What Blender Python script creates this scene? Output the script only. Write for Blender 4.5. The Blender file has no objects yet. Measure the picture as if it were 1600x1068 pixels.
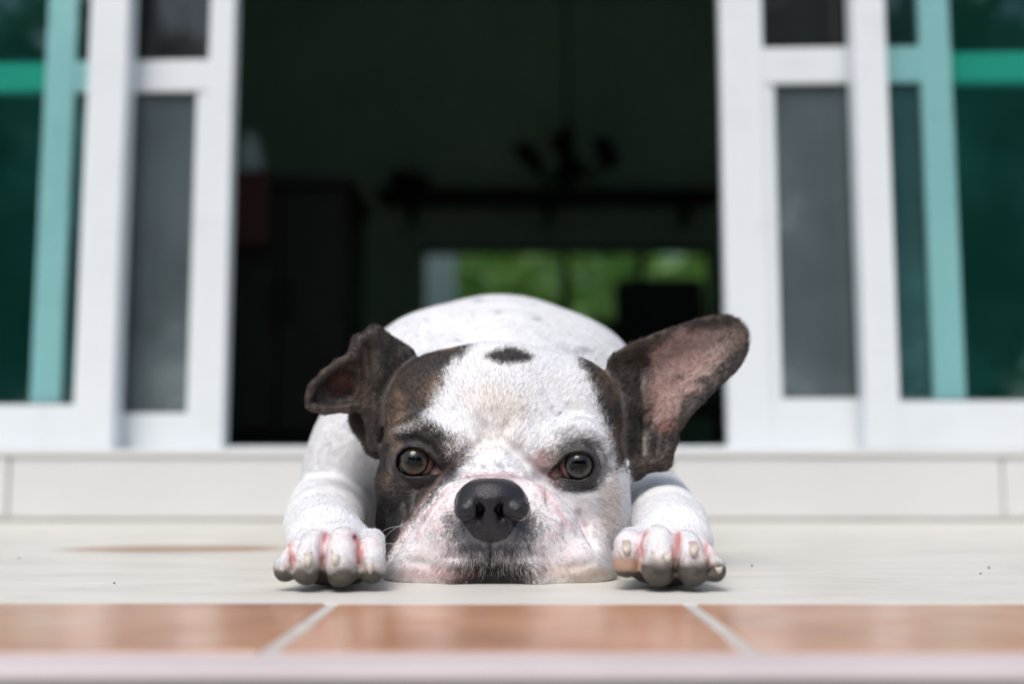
import bpy, math, numpy as np
from mathutils import Vector, Matrix

# ------------------------------------------------------------------ camera
CAM_H, FPX, CX, CY = 0.075, 1778.0, 800.0, 534.0
PITCH = math.radians(6.45)
scene = bpy.context.scene
col = scene.collection
cam_data = bpy.data.cameras.new('camera')
cam = bpy.data.objects.new('camera', cam_data)
col.objects.link(cam)
cam.location = (0, 0, CAM_H)
cam.rotation_euler = (math.radians(90) + PITCH, 0, 0)
cam_data.sensor_width = 36.0
cam_data.lens = FPX / 1600 * 36.0
cam_data.clip_start = 0.02
cam_data.clip_end = 500
cam_data.dof.use_dof = True
cam_data.dof.focus_distance = 0.785
cam_data.dof.aperture_fstop = 2.5
cam_data.dof.aperture_blades = 9
scene.camera = cam

# ------------------------------------------------------------------ light
SUN_EL, SUN_AZ = math.radians(58), math.radians(200)   # azimuth clockwise from +y
world = bpy.data.worlds.new('World')
scene.world = world
world.use_nodes = True
wn = world.node_tree
bg = wn.nodes['Background']
sky = wn.nodes.new('ShaderNodeTexSky')
sky.sky_type = 'NISHITA'
sky.sun_disc = False
sky.sun_elevation = SUN_EL
sky.sun_rotation = SUN_AZ
sky.air_density = 1.0
sky.dust_density = 3.0
sky.ozone_density = 1.0
wn.links.new(sky.outputs[0], bg.inputs[0])
bg.inputs[1].default_value = 0.14
sun_data = bpy.data.lights.new('sun', 'SUN')
sun_data.energy = 1.15
sun_data.angle = math.radians(28)
sun_data.color = (1.0, 0.97, 0.93)
sun = bpy.data.objects.new('sun', sun_data)
col.objects.link(sun)
sd = Vector((math.sin(SUN_AZ) * math.cos(SUN_EL), math.cos(SUN_AZ) * math.cos(SUN_EL), math.sin(SUN_EL)))
sun.rotation_euler = sd.to_track_quat('Z', 'Y').to_euler()
sun.location = (0, -3, 6)
vs = scene.view_settings
vs.view_transform = 'Standard'
vs.look = 'None'
vs.gamma = 1.0
vs.use_curve_mapping = False
vs.exposure = 0.52
scene.cycles.max_bounces = 8
scene.cycles.transparent_max_bounces = 12
scene.cycles.transmission_bounces = 8

# ------------------------------------------------------------------ helpers
ct, st = math.cos(PITCH), math.sin(PITCH)
def ray(px, py):
    u, v = (px - CX) / FPX, (CY - py) / FPX
    return u, ct - v * st, st + v * ct
def P(px, py, y):
    dx, dy, dz = ray(px, py)
    t = y / dy
    return np.array((dx * t, y, CAM_H + dz * t))
def proj(p):
    x, y, z = p[..., 0], p[..., 1], p[..., 2] - CAM_H
    f = y * ct + z * st
    v = -y * st + z * ct
    return CX + FPX * x / f, CY - FPX * v / f

def tag(o, label=None, cat=None, group=None, kind=None):
    if label: o['label'] = label
    if cat: o['category'] = cat
    if group: o['group'] = group
    if kind: o['kind'] = kind
    return o
def empty(name, loc=(0, 0, 0), rz=0.0, parent=None):
    o = bpy.data.objects.new(name, None)
    o.empty_display_size = 0.05
    col.objects.link(o)
    o.location = loc
    o.rotation_euler = (0, 0, rz)
    o.parent = parent
    return o
def meshobj(name, verts, faces, mat=None, parent=None, smooth=False, loc=None):
    me = bpy.data.meshes.new(name)
    me.from_pydata([tuple(map(float, v)) for v in verts], [], [tuple(map(int, f)) for f in faces])
    me.update()
    if smooth:
        me.polygons.foreach_set('use_smooth', [True] * len(me.polygons))
    if mat: me.materials.append(mat)
    o = bpy.data.objects.new(name, me)
    col.objects.link(o)
    o.parent = parent
    if loc is not None: o.location = loc
    return o
class MB:
    """collects bevelled boxes, prisms and lathed shapes and builds ONE mesh object"""
    def __init__(s): s.v, s.f = [], []
    def add(s, v, f):
        n = len(s.v); s.v += list(v); s.f += [tuple(i + n for i in q) for q in f]; return s
    def box(s, x0, x1, y0, y1, z0, z1, b=0.0):
        if b <= 0:
            v = [(x, y, z) for x in (x0, x1) for y in (y0, y1) for z in (z0, z1)]
            return s.add(v, [(0, 1, 3, 2), (4, 6, 7, 5), (0, 4, 5, 1), (2, 3, 7, 6), (0, 2, 6, 4), (1, 5, 7, 3)])
        import bmesh
        bm = bmesh.new()
        bmesh.ops.create_cube(bm, size=1)
        for q in bm.verts:
            q.co = Vector(((x0 + x1) / 2 + q.co.x * (x1 - x0), (y0 + y1) / 2 + q.co.y * (y1 - y0), (z0 + z1) / 2 + q.co.z * (z1 - z0)))
        bmesh.ops.bevel(bm, geom=bm.edges[:], offset=b, segments=2, affect='EDGES', profile=0.6)
        bm.verts.index_update()
        s.add([tuple(q.co) for q in bm.verts], [[q.index for q in f.verts] for f in bm.faces])
        bm.free()
        return s
    def lathe(s, prof, cx, cy, n=24):
        v, f = [], []
        m = len(prof)
        for i in range(n):
            a = 2 * math.pi * i / n
            for r, z in prof: v.append((cx + r * math.cos(a), cy + r * math.sin(a), z))
        for i in range(n):
            j = (i + 1) % n
            for k in range(m - 1): f.append((i * m + k, j * m + k, j * m + k + 1, i * m + k + 1))
        f.append(tuple(i * m for i in range(n))[::-1]); f.append(tuple(i * m + m - 1 for i in range(n)))
        return s.add(v, f)
    def build(s, name, mat, parent=None, smooth=False): return meshobj(name, s.v, s.f, mat, parent, smooth)

# ------------------------------------------------------------------ materials
class NT:
    def __init__(s, name):
        s.m = bpy.data.materials.new(name); s.m.use_nodes = True
        s.t = s.m.node_tree; s.b = s.t.nodes['Principled BSDF']; s.out = s.t.nodes['Material Output']
    def n(s, typ, **kw):
        x = s.t.nodes.new(typ)
        for k, v in kw.items():
            if hasattr(x, k): setattr(x, k, v)
        return x
    def l(s, a, b): s.t.links.new(a, b)
    def noise(s, scale, detail=3, rough=0.55, co='Object'):
        tc = s.n('ShaderNodeTexCoord'); nz = s.n('ShaderNodeTexNoise')
        nz.inputs['Scale'].default_value = scale; nz.inputs['Detail'].default_value = detail; nz.inputs['Roughness'].default_value = rough
        s.l(tc.outputs[co], nz.inputs['Vector'])
        return nz.outputs['Fac']
    def ramp(s, fac, stops):
        r = s.n('ShaderNodeValToRGB'); e = r.color_ramp.elements
        while len(e) < len(stops): e.new(0.5)
        for q, (p, c) in zip(e, stops): q.position = p; q.color = (*c, 1)
        s.l(fac, r.inputs[0]); return r.outputs[0]
    def math(s, op, a, b):
        x = s.n('ShaderNodeMath', operation=op)
        for i, q in enumerate((a, b)):
            if isinstance(q, (int, float)): x.inputs[i].default_value = q
            else: s.l(q, x.inputs[i])
        return x.outputs[0]
    def bump(s, fac, strength, dist=0.002):
        b = s.n('ShaderNodeBump'); b.inputs['Strength'].default_value = strength; b.inputs['Distance'].default_value = dist
        s.l(fac, b.inputs['Height']); s.l(b.outputs[0], s.b.inputs['Normal'])
    def set(s, **kw):
        for k, v in kw.items(): s.b.inputs[k.replace('_', ' ')].default_value = v
        return s
def flat(name, c, rough=0.6, var=0.12, scale=6, bump=0.0, **kw):
    m = NT(name)
    f = m.noise(scale, 4)
    lo = tuple(x * (1 - var) for x in c); hi = tuple(min(1, x * (1 + var)) for x in c)
    m.l(m.ramp(f, [(0.3, lo), (0.7, hi)]), m.b.inputs['Base Color'])
    m.set(Roughness=rough, **kw)
    if bump: m.bump(m.noise(scale * 30, 3), bump)
    return m.m
M = {}
# white powder-coated aluminium with a little grime
m = NT('white_aluminium')
g = m.noise(9, 5, 0.65); g2 = m.noise(60, 3)
c1 = m.ramp(g, [(0.25, (0.65, 0.70, 0.715)), (0.48, (0.715, 0.765, 0.785)), (0.8, (0.73, 0.78, 0.80))])
m.l(c1, m.b.inputs['Base Color']); m.set(Roughness=0.42); m.bump(g2, 0.05, 0.001)
M['white'] = m.m
M['rubber'] = flat('dark_gasket', (0.06, 0.065, 0.07), 0.6)
# porch floor tile: off-white glazed stone with faint veining and one rusty stain
m = NT('cream_floor_tile')
tc = m.n('ShaderNodeTexCoord'); mp = m.n('ShaderNodeMapping'); mp.inputs['Scale'].default_value = (3, 9, 3)
m.l(tc.outputs['Object'], mp.inputs[0])
nz = m.n('ShaderNodeTexNoise'); nz.inputs['Scale'].default_value = 2.2; nz.inputs['Detail'].default_value = 6; nz.inputs['Roughness'].default_value = 0.6
m.l(mp.outputs[0], nz.inputs[0])
base = m.ramp(nz.outputs[0], [(0.25, (0.56, 0.535, 0.475)), (0.5, (0.67, 0.65, 0.59)), (0.75, (0.73, 0.71, 0.655))])
sp = m.noise(420, 2)
spk = m.ramp(sp, [(0.74, (0, 0, 0)), (0.79, (1, 1, 1))])
mx = m.n('ShaderNodeMixRGB'); m.l(m.math('MULTIPLY', spk, 0.22), mx.inputs[0]); m.l(base, mx.inputs[1]); mx.inputs[2].default_value = (0.25, 0.23, 0.2, 1)
# stain: soft lens shape on the floor
sx = m.n('ShaderNodeSeparateXYZ'); wc = m.n('ShaderNodeTexCoord'); m.l(wc.outputs['Object'], sx.inputs[0])
wob = m.math('MULTIPLY', m.math('SUBTRACT', m.noise(14, 3), 0.5), 0.5)
ax = m.math('DIVIDE', m.math('ADD', sx.outputs[0], 0.325), 0.125)
ay = m.math('DIVIDE', m.math('SUBTRACT', sx.outputs[1], 1.115), 0.062)
r2 = m.math('ADD', m.math('ADD', m.math('MULTIPLY', ax, ax), m.math('MULTIPLY', ay, ay)), wob)
stn = m.ramp(r2, [(0.45, (1, 1, 1)), (1.0, (0, 0, 0))])
mx2 = m.n('ShaderNodeMixRGB'); m.l(m.math('MULTIPLY', stn, 0.8), mx2.inputs[0]); m.l(mx.outputs[0], mx2.inputs[1]); mx2.inputs[2].default_value = (0.34, 0.20, 0.115, 1)
m.l(mx2.outputs[0], m.b.inputs['Base Color'])
rr = m.ramp(m.noise(5, 4), [(0.3, (0.36,) * 3), (0.7, (0.52,) * 3)])
m.l(rr, m.b.inputs['Roughness']); m.bump(m.noise(120, 3), 0.04, 0.001)
M['tile'] = m.m
M['grout'] = flat('pale_grout', (0.50, 0.49, 0.46), 0.9, 0.15, 40, 0.3)
M['grout_dark'] = flat('grey_joint', (0.30, 0.29, 0.27), 0.9, 0.2, 40, 0.3)
# terracotta
m = NT('terracotta_tile')
f = m.noise(11, 5, 0.6)
tcb = m.ramp(f, [(0.28, (0.38, 0.17, 0.088)), (0.5, (0.54, 0.27, 0.148)), (0.72, (0.63, 0.35, 0.215))])
m.l(tcb, m.b.inputs['Base Color'])
m.l(m.ramp(m.noise(16, 3), [(0.3, (0.28,) * 3), (0.7, (0.46,) * 3)]), m.b.inputs['Roughness'])
m.bump(m.noise(25, 3), 0.12, 0.002); m.set(Coat_Weight=0.55, Coat_Roughness=0.2)
M['terracotta'] = m.m
M['nosing'] = flat('pale_mauve_nosing', (0.60, 0.53, 0.53), 0.5, 0.08, 8, 0.1)
M['cement'] = flat('grey_cement', (0.27, 0.26, 0.255), 0.9, 0.25, 7, 0.4)
# step riser tile, warm white
M['riser'] = flat('white_riser_tile', (0.66, 0.658, 0.645), 0.5, 0.05, 3, 0.03)
M['wall'] = flat('cream_render', (0.62, 0.60, 0.55), 0.9, 0.08, 4, 0.2)
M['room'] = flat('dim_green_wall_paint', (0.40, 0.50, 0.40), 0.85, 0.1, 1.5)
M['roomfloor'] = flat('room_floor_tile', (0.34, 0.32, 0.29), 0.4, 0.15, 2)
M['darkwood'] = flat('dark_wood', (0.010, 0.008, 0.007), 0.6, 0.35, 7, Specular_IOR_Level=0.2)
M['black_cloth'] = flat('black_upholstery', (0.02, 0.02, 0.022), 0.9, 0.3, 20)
M['porcelain'] = flat('grey_porcelain', (0.42, 0.44, 0.46), 0.25, 0.04, 10)
M['redcloth'] = flat('dark_red_cloth', (0.05, 0.010, 0.008), 0.9, 0.3, 20)
M['bark'] = flat('bark', (0.09, 0.065, 0.045), 0.95, 0.4, 12, 0.6)
M['soil'] = flat('garden_concrete', (0.30, 0.29, 0.27), 0.95, 0.25, 0.8, 0.3)
def leafmat(name, a, b):
    m = NT(name)
    gi = m.n('ShaderNodeNewGeometry')
    m.l(m.ramp(gi.outputs['Random Per Island'], [(0.0, a), (1.0, b)]), m.b.inputs['Base Color'])
    m.set(Roughness=0.5)
    tr = m.n('ShaderNodeBsdfTranslucent'); tr.inputs[0].default_value = (*[x * 1.6 for x in b], 1)
    mixs = m.n('ShaderNodeMixShader'); mixs.inputs[0].default_value = 0.3
    m.l(m.b.outputs[0], mixs.inputs[1]); m.l(tr.outputs[0], mixs.inputs[2]); m.l(mixs.outputs[0], m.out.inputs[0])
    return m.m
M['leaf'] = leafmat('dark_leaf', (0.02, 0.05, 0.015), (0.06, 0.12, 0.03))
M['leaf_bright'] = leafmat('bright_leaf', (0.07, 0.16, 0.035), (0.23, 0.40, 0.09))
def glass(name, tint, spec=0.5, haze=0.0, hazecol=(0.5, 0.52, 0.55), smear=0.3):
    """thin architectural pane: tinted transparency, fresnel reflection, optional haze for dust and for painted reflections"""
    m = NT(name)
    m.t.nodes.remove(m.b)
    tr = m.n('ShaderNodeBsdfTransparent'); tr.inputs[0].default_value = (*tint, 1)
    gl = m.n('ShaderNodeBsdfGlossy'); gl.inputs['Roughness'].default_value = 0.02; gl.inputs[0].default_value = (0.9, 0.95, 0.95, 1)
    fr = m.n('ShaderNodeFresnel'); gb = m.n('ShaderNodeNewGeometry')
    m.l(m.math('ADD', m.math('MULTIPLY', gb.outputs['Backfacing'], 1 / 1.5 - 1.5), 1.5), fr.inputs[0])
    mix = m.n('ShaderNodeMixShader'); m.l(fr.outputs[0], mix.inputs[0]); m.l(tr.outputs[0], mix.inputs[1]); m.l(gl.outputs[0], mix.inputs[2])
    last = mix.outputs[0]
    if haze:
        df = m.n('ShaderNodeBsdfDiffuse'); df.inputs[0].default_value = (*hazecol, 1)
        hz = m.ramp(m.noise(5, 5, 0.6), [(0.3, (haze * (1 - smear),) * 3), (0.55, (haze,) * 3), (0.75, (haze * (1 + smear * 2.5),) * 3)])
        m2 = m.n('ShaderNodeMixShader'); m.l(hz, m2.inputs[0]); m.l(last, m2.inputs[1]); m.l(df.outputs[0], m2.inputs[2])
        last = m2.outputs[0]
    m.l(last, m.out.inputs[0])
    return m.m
M['green_glass'] = glass('green_tinted_glass', (0.79, 0.93, 0.925), haze=0.015, hazecol=(0.12, 0.52, 0.50), smear=0.9)  # patchy haze paints pale reflection smudges into the pane colour
M['green_glass_deep'] = glass('deep_green_tinted_glass', (0.55, 0.92, 0.84), haze=0.02, hazecol=(0.02,0.45,0.40))
M['dusty_glass'] = glass('dusty_grey_glass', (0.45, 0.47, 0.48), haze=0.21, hazecol=(0.37, 0.47, 0.51), smear=0.35)
M['grey_glass'] = glass('dark_grey_glass', (0.35, 0.37, 0.38), haze=0.035, hazecol=(0.4, 0.45, 0.48))
M['clear_glass'] = glass('clear_glass', (0.9, 0.93, 0.92))

# ------------------------------------------------------------------ ground, porch, step
ground = MB().box(-60, 60, -60, 60, -0.9, -0.16).build('ground', M['soil']); tag(ground, kind='structure')

Y_EDGE, Y_STRIP, Y_TERR, Y_RISER = 0.443, 0.484, 0.658, 1.73
XW = 1.7
porch = MB().box(-XW, XW, Y_EDGE + 0.004, Y_RISER + 0.3, -0.155, -0.0015).build('porch_floor', M['grout_dark']); tag(porch, kind='structure')
def clip(poly, axis, val, keep_less):
    out = []
    for i in range(len(poly)):
        a, b = poly[i], poly[(i + 1) % len(poly)]
        ia = (a[axis] <= val) == keep_less; ib = (b[axis] <= val) == keep_less
        if ia: out.append(a)
        if ia != ib:
            t = (val - a[axis]) / (b[axis] - a[axis]); out.append(tuple(a[k] + t * (b[k] - a[k]) for k in (0, 1)))
    return out
def tile_piece(poly, name, mat, parent, ztop=0.0, th=0.006, chamfer=0.0006):
    cx = sum(p[0] for p in poly) / len(poly); cy = sum(p[1] for p in poly) / len(poly)
    n = len(poly)
    sh = lambda p, d: (p[0] + (cx - p[0]) * d / max(1e-6, math.hypot(cx - p[0], cy - p[1])), p[1] + (cy - p[1]) * d / max(1e-6, math.hypot(cx - p[0], cy - p[1])))
    v = [(*p, ztop - th) for p in poly] + [(*p, ztop - chamfer) for p in poly] + [(*sh(p, chamfer * 1.4), ztop) for p in poly]
    f = [tuple(range(n))[::-1], tuple(range(2 * n, 3 * n))]
    for k in (0, n):
        for i in range(n):
            j = (i + 1) % n; f.append((k + i, k + j, k + n + j, k + n + i))
    return meshobj(name, v, f, mat, parent)
HD = 0.252; JO = 0.0005
rng = np.random.default_rng(4)
for i in range(-9, 10):
    for j in range(-2, 8):
        if (i + j) % 2: continue
        cx, cy = 0.189 + HD * i, 0.70 + HD * (j + 1)     # tile centres; a corner sits at (0.189, 0.70)
        h = HD - JO
        poly = [(cx + h, cy), (cx, cy + h), (cx - h, cy), (cx, cy - h)]
        for ax, val, kl in ((1, Y_TERR + 0.0012, False), (1, Y_RISER - 0.001, True), (0, XW, True), (0, -XW, False)):
            poly = clip(poly, ax, val, kl)
            if len(poly) < 3: break
        if len(poly) >= 3:
            tile_piece(poly, 'floor_tile', M['tile'], porch, float(rng.uniform(-0.0001, 0.0001)))
TW = 0.2028
MB().box(-XW, XW, Y_STRIP - 0.003, Y_TERR + 0.0008, -0.0013, -0.0006).build('grout_bed', M['grout'], porch)
for k in range(-8, 9):
    x0 = -0.1022 + TW * k + 0.0028; x1 = x0 + TW - 0.0056
    tile_piece([(x0, Y_STRIP), (x1, Y_STRIP), (x1, Y_TERR - 0.0018), (x0, Y_TERR - 0.0018)], 'terracotta_tile', M['terracotta'], porch, 0.0002 + float(rng.uniform(-0.0004, 0.0004)), chamfer=0.0015)
# rounded nosing strip at the porch edge
prof = [(Y_STRIP - 0.001, -0.004), (Y_STRIP - 0.001, 0.0)] + [(Y_EDGE + 0.0025 - 0.0025 * math.sin(a), -0.0025 + 0.0025 * math.cos(a)) for a in np.linspace(0, math.pi / 2, 6)] + [(Y_EDGE, -0.004)]
n = len(prof)
v = [(-XW, *p) for p in prof] + [(XW, *p) for p in prof]
meshobj('nosing_strip', v, [(i, (i + 1) % n, n + (i + 1) % n, n + i) for i in range(n)] + [tuple(range(n)), tuple(range(n, 2 * n))[::-1]], M['nosing'], porch)
MB().box(-XW, XW, Y_EDGE + 0.001, Y_EDGE + 0.0038, -0.16, -0.0042).build('porch_riser', M['cement'], porch)

# step up to the door: riser tiles, joints at 0.5 m
Z_STEP = float(P(800, 713, Y_RISER)[2])
step = MB().box(-XW, XW, Y_RISER + 0.006, Y_RISER + 0.35, -0.15, Z_STEP - 0.004).build('door_step', M['grout']); tag(step, kind='structure')
for k in range(-4, 3):
    x0 = max(-XW + 0.002, 0.2405 + 0.5 * k + 0.0022); x1 = min(XW - 0.002, 0.2405 + 0.5 * k + 0.4978)
    MB().box(x0, x1, Y_RISER, Y_RISER + 0.008, 0.0035, Z_STEP - 0.001, 0.0012).build('riser_tile', M['riser'], step)
MB().box(-XW, XW, Y_RISER - 0.004, Y_RISER + 0.34, Z_STEP, Z_STEP + 0.011, 0.003).build('step_nosing', M['riser'], step)

# ------------------------------------------------------------------ sliding doors (facade turned slightly)
FY, FROT = 1.775, math.radians(-1.8)
def FP(px, py, off=0.0):
    dx, dy, dz = ray(px, py)
    c, s = math.cos(FROT), math.sin(FROT)
    # plane: normal (-s, c): -s*x + c*(y-FY) = off
    t = (off + c * FY) / (-s * dx + c * dy)
    x, y, z = dx * t, dy * t, CAM_H + dz * t
    return c * x + s * (y - FY), z
ZB = Z_STEP + 0.011
ZTOP = 2.15
def panel(name, xs, zr, off, depth, mats, label, cat, group=None, bead=None, sheet=False):
    """xs: (stileL0, stileL1, stileR0, stileR1) local x; zr: list of rails (z0, z1) bottom..top; panes between rails"""
    root = empty(name, (0, FY, 0), FROT); tag(root, label, cat, group)
    y0, y1 = off, off + depth
    for a, b in ((xs[0], xs[1]), (xs[2], xs[3])):
        if b - a > 0.004:
            MB().box(a, b, y0, y1, zr[0][0], zr[-1][1], 0.003).build('stile', M['white'], root)
    for z0, z1 in zr:
        MB().box(xs[1] - 0.001, xs[2] + 0.001, y0 + 0.0025, y1 - 0.0025, z0, z1, 0.003).build('rail', M['white'], root)
    if sheet:      # one full-height pane clipped to the front of the leaf
        MB().box(xs[0], xs[3], y0 - 0.008, y0 - 0.003, zr[0][0] + 0.004, zr[-1][1] - 0.004).build('pane', mats[0], root)
        return root
    for k in range(len(zr) - 1):
        yc = (y0 + y1) / 2
        z0, z1 = zr[k][1], zr[k + 1][0]
        pane = MB().box(xs[1] - 0.004, xs[2] + 0.004, yc - 0.0025, yc + 0.0025, z0 - 0.004, z1 + 0.004).build('pane', mats[k], root)
        gk = MB()
        for (a, b, c, d) in ((xs[1], xs[2], z0, z0 + 0.004), (xs[1], xs[2], z1 - 0.004, z1), (xs[1], xs[1] + 0.004, z0 + 0.004, z1 - 0.004), (xs[2] - 0.004, xs[2], z0 + 0.004, z1 - 0.004)):
            gk.box(a, b, yc - 0.008, yc - 0.003, c, d)
        gk.build('gasket', M['rubber'], pane)
        if bead and k == 0:
            w, side = bead
            a, b = (xs[2] - w, xs[2]) if side > 0 else (xs[1], xs[1] + w)
            MB().box(a, b, yc - 0.012, yc + 0.010, z0 + 0.0005, z1 - 0.0005, 0.002).build('glazing_bead', M['white'], root)
    return root
fx = lambda px, off: FP(px, 660, off)[0]
fz = lambda px, py, off: FP(px, py, off)[1]
O1, O2, O3 = 0.0, 0.055, 0.11          # fixed panel, sliding leaf, folded leaf behind
# fixed outer panels with green glass
zb = ZB + 0.0005
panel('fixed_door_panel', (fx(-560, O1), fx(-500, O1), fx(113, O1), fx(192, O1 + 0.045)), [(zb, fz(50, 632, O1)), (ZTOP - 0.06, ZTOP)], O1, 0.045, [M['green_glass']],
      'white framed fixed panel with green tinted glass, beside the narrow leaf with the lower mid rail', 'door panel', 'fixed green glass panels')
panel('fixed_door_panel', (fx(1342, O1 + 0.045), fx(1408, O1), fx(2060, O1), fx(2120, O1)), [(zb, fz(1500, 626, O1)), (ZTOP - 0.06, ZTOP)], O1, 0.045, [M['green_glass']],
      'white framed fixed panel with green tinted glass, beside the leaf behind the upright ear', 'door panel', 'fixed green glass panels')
# sliding leaves on both sides of the doorway
panel('sliding_door_leaf', (fx(44, O2), fx(92, O2), fx(308, O2), fx(358, O2 + 0.035)), [(zb, fz(250, 645, O2)), (fz(250, 142, O2), fz(250, 93, O2)), (ZTOP - 0.07, ZTOP)], O2, 0.035,
      [M['dusty_glass'], M['grey_glass']], 'white sliding door leaf with dusty grey pane, on the folded ear side of doorway', 'door', 'sliding door leaves', bead=(0.02, 1))
panel('sliding_door_leaf', (fx(1133, O2 + 0.035), fx(1207, O2), fx(1462, O2), fx(1512, O2)), [(zb, fz(1270, 622, O2)), (fz(1270, 129, O2), fz(1270, 73, O2)), (ZTOP - 0.07, ZTOP)], O2, 0.035,
      [M['dusty_glass'], M['grey_glass']], 'white sliding door leaf with dusty grey pane, behind the upright ear', 'door', 'sliding door leaves', bead=(0.018, -1))
# folded leaves behind the green glass
panel('folded_door_leaf', (fx(-420, O3), fx(-370, O3), fx(50, O3), fx(88, O3)), [(zb, fz(20, 648, O3)), (fz(20, 142, O3), fz(20, 97, O3)), (ZTOP - 0.07, ZTOP)], O3, 0.03,
      [M['green_glass_deep'], M['green_glass_deep']], 'white door leaf folded behind the green glass, folded ear side', 'door', 'door leaves behind the green glass', sheet=True)
panel('folded_door_leaf', (fx(1466, O3), fx(1508, O3), fx(1930, O3), fx(1980, O3)), [(zb, fz(1560, 626, O3)), (fz(1560, 127, O3), fz(1560, 80, O3)), (ZTOP - 0.07, ZTOP)], O3, 0.03,
      [M['green_glass_deep'], M['green_glass_deep']], 'white door leaf folded behind the green glass, upright ear side', 'door', 'door leaves behind the green glass', sheet=True)
# sill track under the leaves
tr = empty('door_track', (0, FY, 0), FROT); tag(tr, 'white aluminium sliding door track along the step', 'door track')
for o in (O2 + 0.0175, O3 + 0.015):
    MB().box(-1.4, 1.4, o - 0.0045, o + 0.0045, ZB - 0.004, ZB + 0.007, 0.001).build('track_rail', M['white'], tr)
MB().box(-1.4, 1.4, O2 - 0.008, O3 + 0.05, ZB - 0.006, ZB + 0.0004).build('track_base', M['white'], tr)

# ------------------------------------------------------------------ house shell and the dim room
YB, HX, ZC = 6.2, 3.2, 2.75
ZR = Z_STEP + 0.004
house = empty('house', (0, 1.9, 0)); tag(house, 'house with cream walls around a dim green room behind the door', 'house')
def hb(name, x0, x1, y0, y1, z0, z1, mat): return MB().box(x0, x1, y0 - 1.9, y1 - 1.9, z0, z1).build(name, mat, house)
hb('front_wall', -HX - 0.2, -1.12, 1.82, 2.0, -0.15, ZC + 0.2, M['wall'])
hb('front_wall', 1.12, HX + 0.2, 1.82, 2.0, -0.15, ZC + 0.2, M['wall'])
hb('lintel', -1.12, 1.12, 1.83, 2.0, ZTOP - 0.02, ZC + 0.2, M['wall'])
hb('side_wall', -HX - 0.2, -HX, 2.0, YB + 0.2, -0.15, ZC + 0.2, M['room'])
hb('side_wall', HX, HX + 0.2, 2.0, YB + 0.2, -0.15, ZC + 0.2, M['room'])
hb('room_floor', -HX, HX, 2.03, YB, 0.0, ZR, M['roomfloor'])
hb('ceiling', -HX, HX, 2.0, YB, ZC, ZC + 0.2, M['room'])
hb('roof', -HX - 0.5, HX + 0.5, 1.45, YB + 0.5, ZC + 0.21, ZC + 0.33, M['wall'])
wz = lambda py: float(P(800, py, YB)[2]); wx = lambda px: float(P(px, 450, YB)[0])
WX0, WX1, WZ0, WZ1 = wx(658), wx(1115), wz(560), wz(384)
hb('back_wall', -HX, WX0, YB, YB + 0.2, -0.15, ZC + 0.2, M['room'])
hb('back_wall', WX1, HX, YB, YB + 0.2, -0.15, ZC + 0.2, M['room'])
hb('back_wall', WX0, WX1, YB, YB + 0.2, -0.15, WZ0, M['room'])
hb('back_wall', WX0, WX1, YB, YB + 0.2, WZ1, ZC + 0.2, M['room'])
win = empty('back_window', (0, YB, 0)); tag(win, 'far window of the dim room looking onto green garden', 'window')
MB().box(WX0, WX1, 0.06, 0.12, WZ0, WZ0 + 0.05, 0.004).build('frame_rail', M['darkwood'], win)
MB().box(WX0, WX1, 0.06, 0.12, WZ1 - 0.03, WZ1, 0.004).build('frame_rail', M['darkwood'], win)
px_m = [656, 885, 1005, 1115]
for q in px_m:
    w = 0.022
    MB().box(wx(q) - w, wx(q) + w, 0.055, 0.125, WZ0 + 0.05, WZ1 - 0.03, 0.004).build('mullion', M['darkwood'], win)
for a, b in zip(px_m[:-1], px_m[1:]):
    MB().box(wx(a) + 0.015, wx(b) - 0.015, 0.088, 0.092, WZ0 + 0.045, WZ1 - 0.025).build('pane', M['clear_glass'], win)
# pale pillar outside the far window
pil = empty('garden_pillar', (float((686 - CX) / FPX * 7.5), 7.5, -0.16)); tag(pil, 'pale garden pillar just outside the far window', 'pillar')
MB().box(-0.105, 0.105, -0.1, 0.1, 0, 1.75, 0.006).build('shaft', M['white'], pil)
MB().box(-0.14, 0.14, -0.135, 0.135, 1.751, 1.83, 0.01).build('cap', M['white'], pil)

# furniture inside
def at(px, py, y): return P(px, py, y)
ca = at(372, 400, 3.0)[0] - 0.06; cb = at(540, 400, 3.0)[0]; cz = float(at(450, 272, 3.0)[2])
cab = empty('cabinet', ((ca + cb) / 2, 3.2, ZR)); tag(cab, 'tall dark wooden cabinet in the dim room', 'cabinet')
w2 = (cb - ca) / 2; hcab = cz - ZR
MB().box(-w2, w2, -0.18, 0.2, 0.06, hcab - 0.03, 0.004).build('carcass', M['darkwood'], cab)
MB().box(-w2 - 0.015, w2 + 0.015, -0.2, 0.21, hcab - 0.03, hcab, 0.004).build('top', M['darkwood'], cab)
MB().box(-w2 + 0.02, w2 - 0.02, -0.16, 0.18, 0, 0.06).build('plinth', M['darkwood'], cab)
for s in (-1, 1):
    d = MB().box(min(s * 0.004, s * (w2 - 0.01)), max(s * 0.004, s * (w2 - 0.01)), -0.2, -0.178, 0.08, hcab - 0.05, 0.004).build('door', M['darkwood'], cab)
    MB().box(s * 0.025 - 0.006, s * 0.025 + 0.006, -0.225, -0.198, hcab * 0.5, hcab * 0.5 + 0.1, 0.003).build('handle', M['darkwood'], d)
vx = at(391, 230, 3.15)
vase = MB().lathe([(0.025, 0), (0.04, 0.03), (0.046, 0.07), (0.035, 0.11), (0.02, 0.135), (0.026, 0.15)], 0, 0).build('vase', M['porcelain'], None, True)
vase.location = (vx[0], 3.15, cz); tag(vase, 'small white vase standing on the dark cabinet', 'vase')
rx = at(378, 330, 2.96)
cl = MB().box(-0.05, 0.06, -0.006, 0.006, -0.16, 0.04, 0.004).build('hanging_cloth', M['redcloth']); cl.location = (rx[0] + 0.01, 2.965, cz - 0.04)
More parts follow.
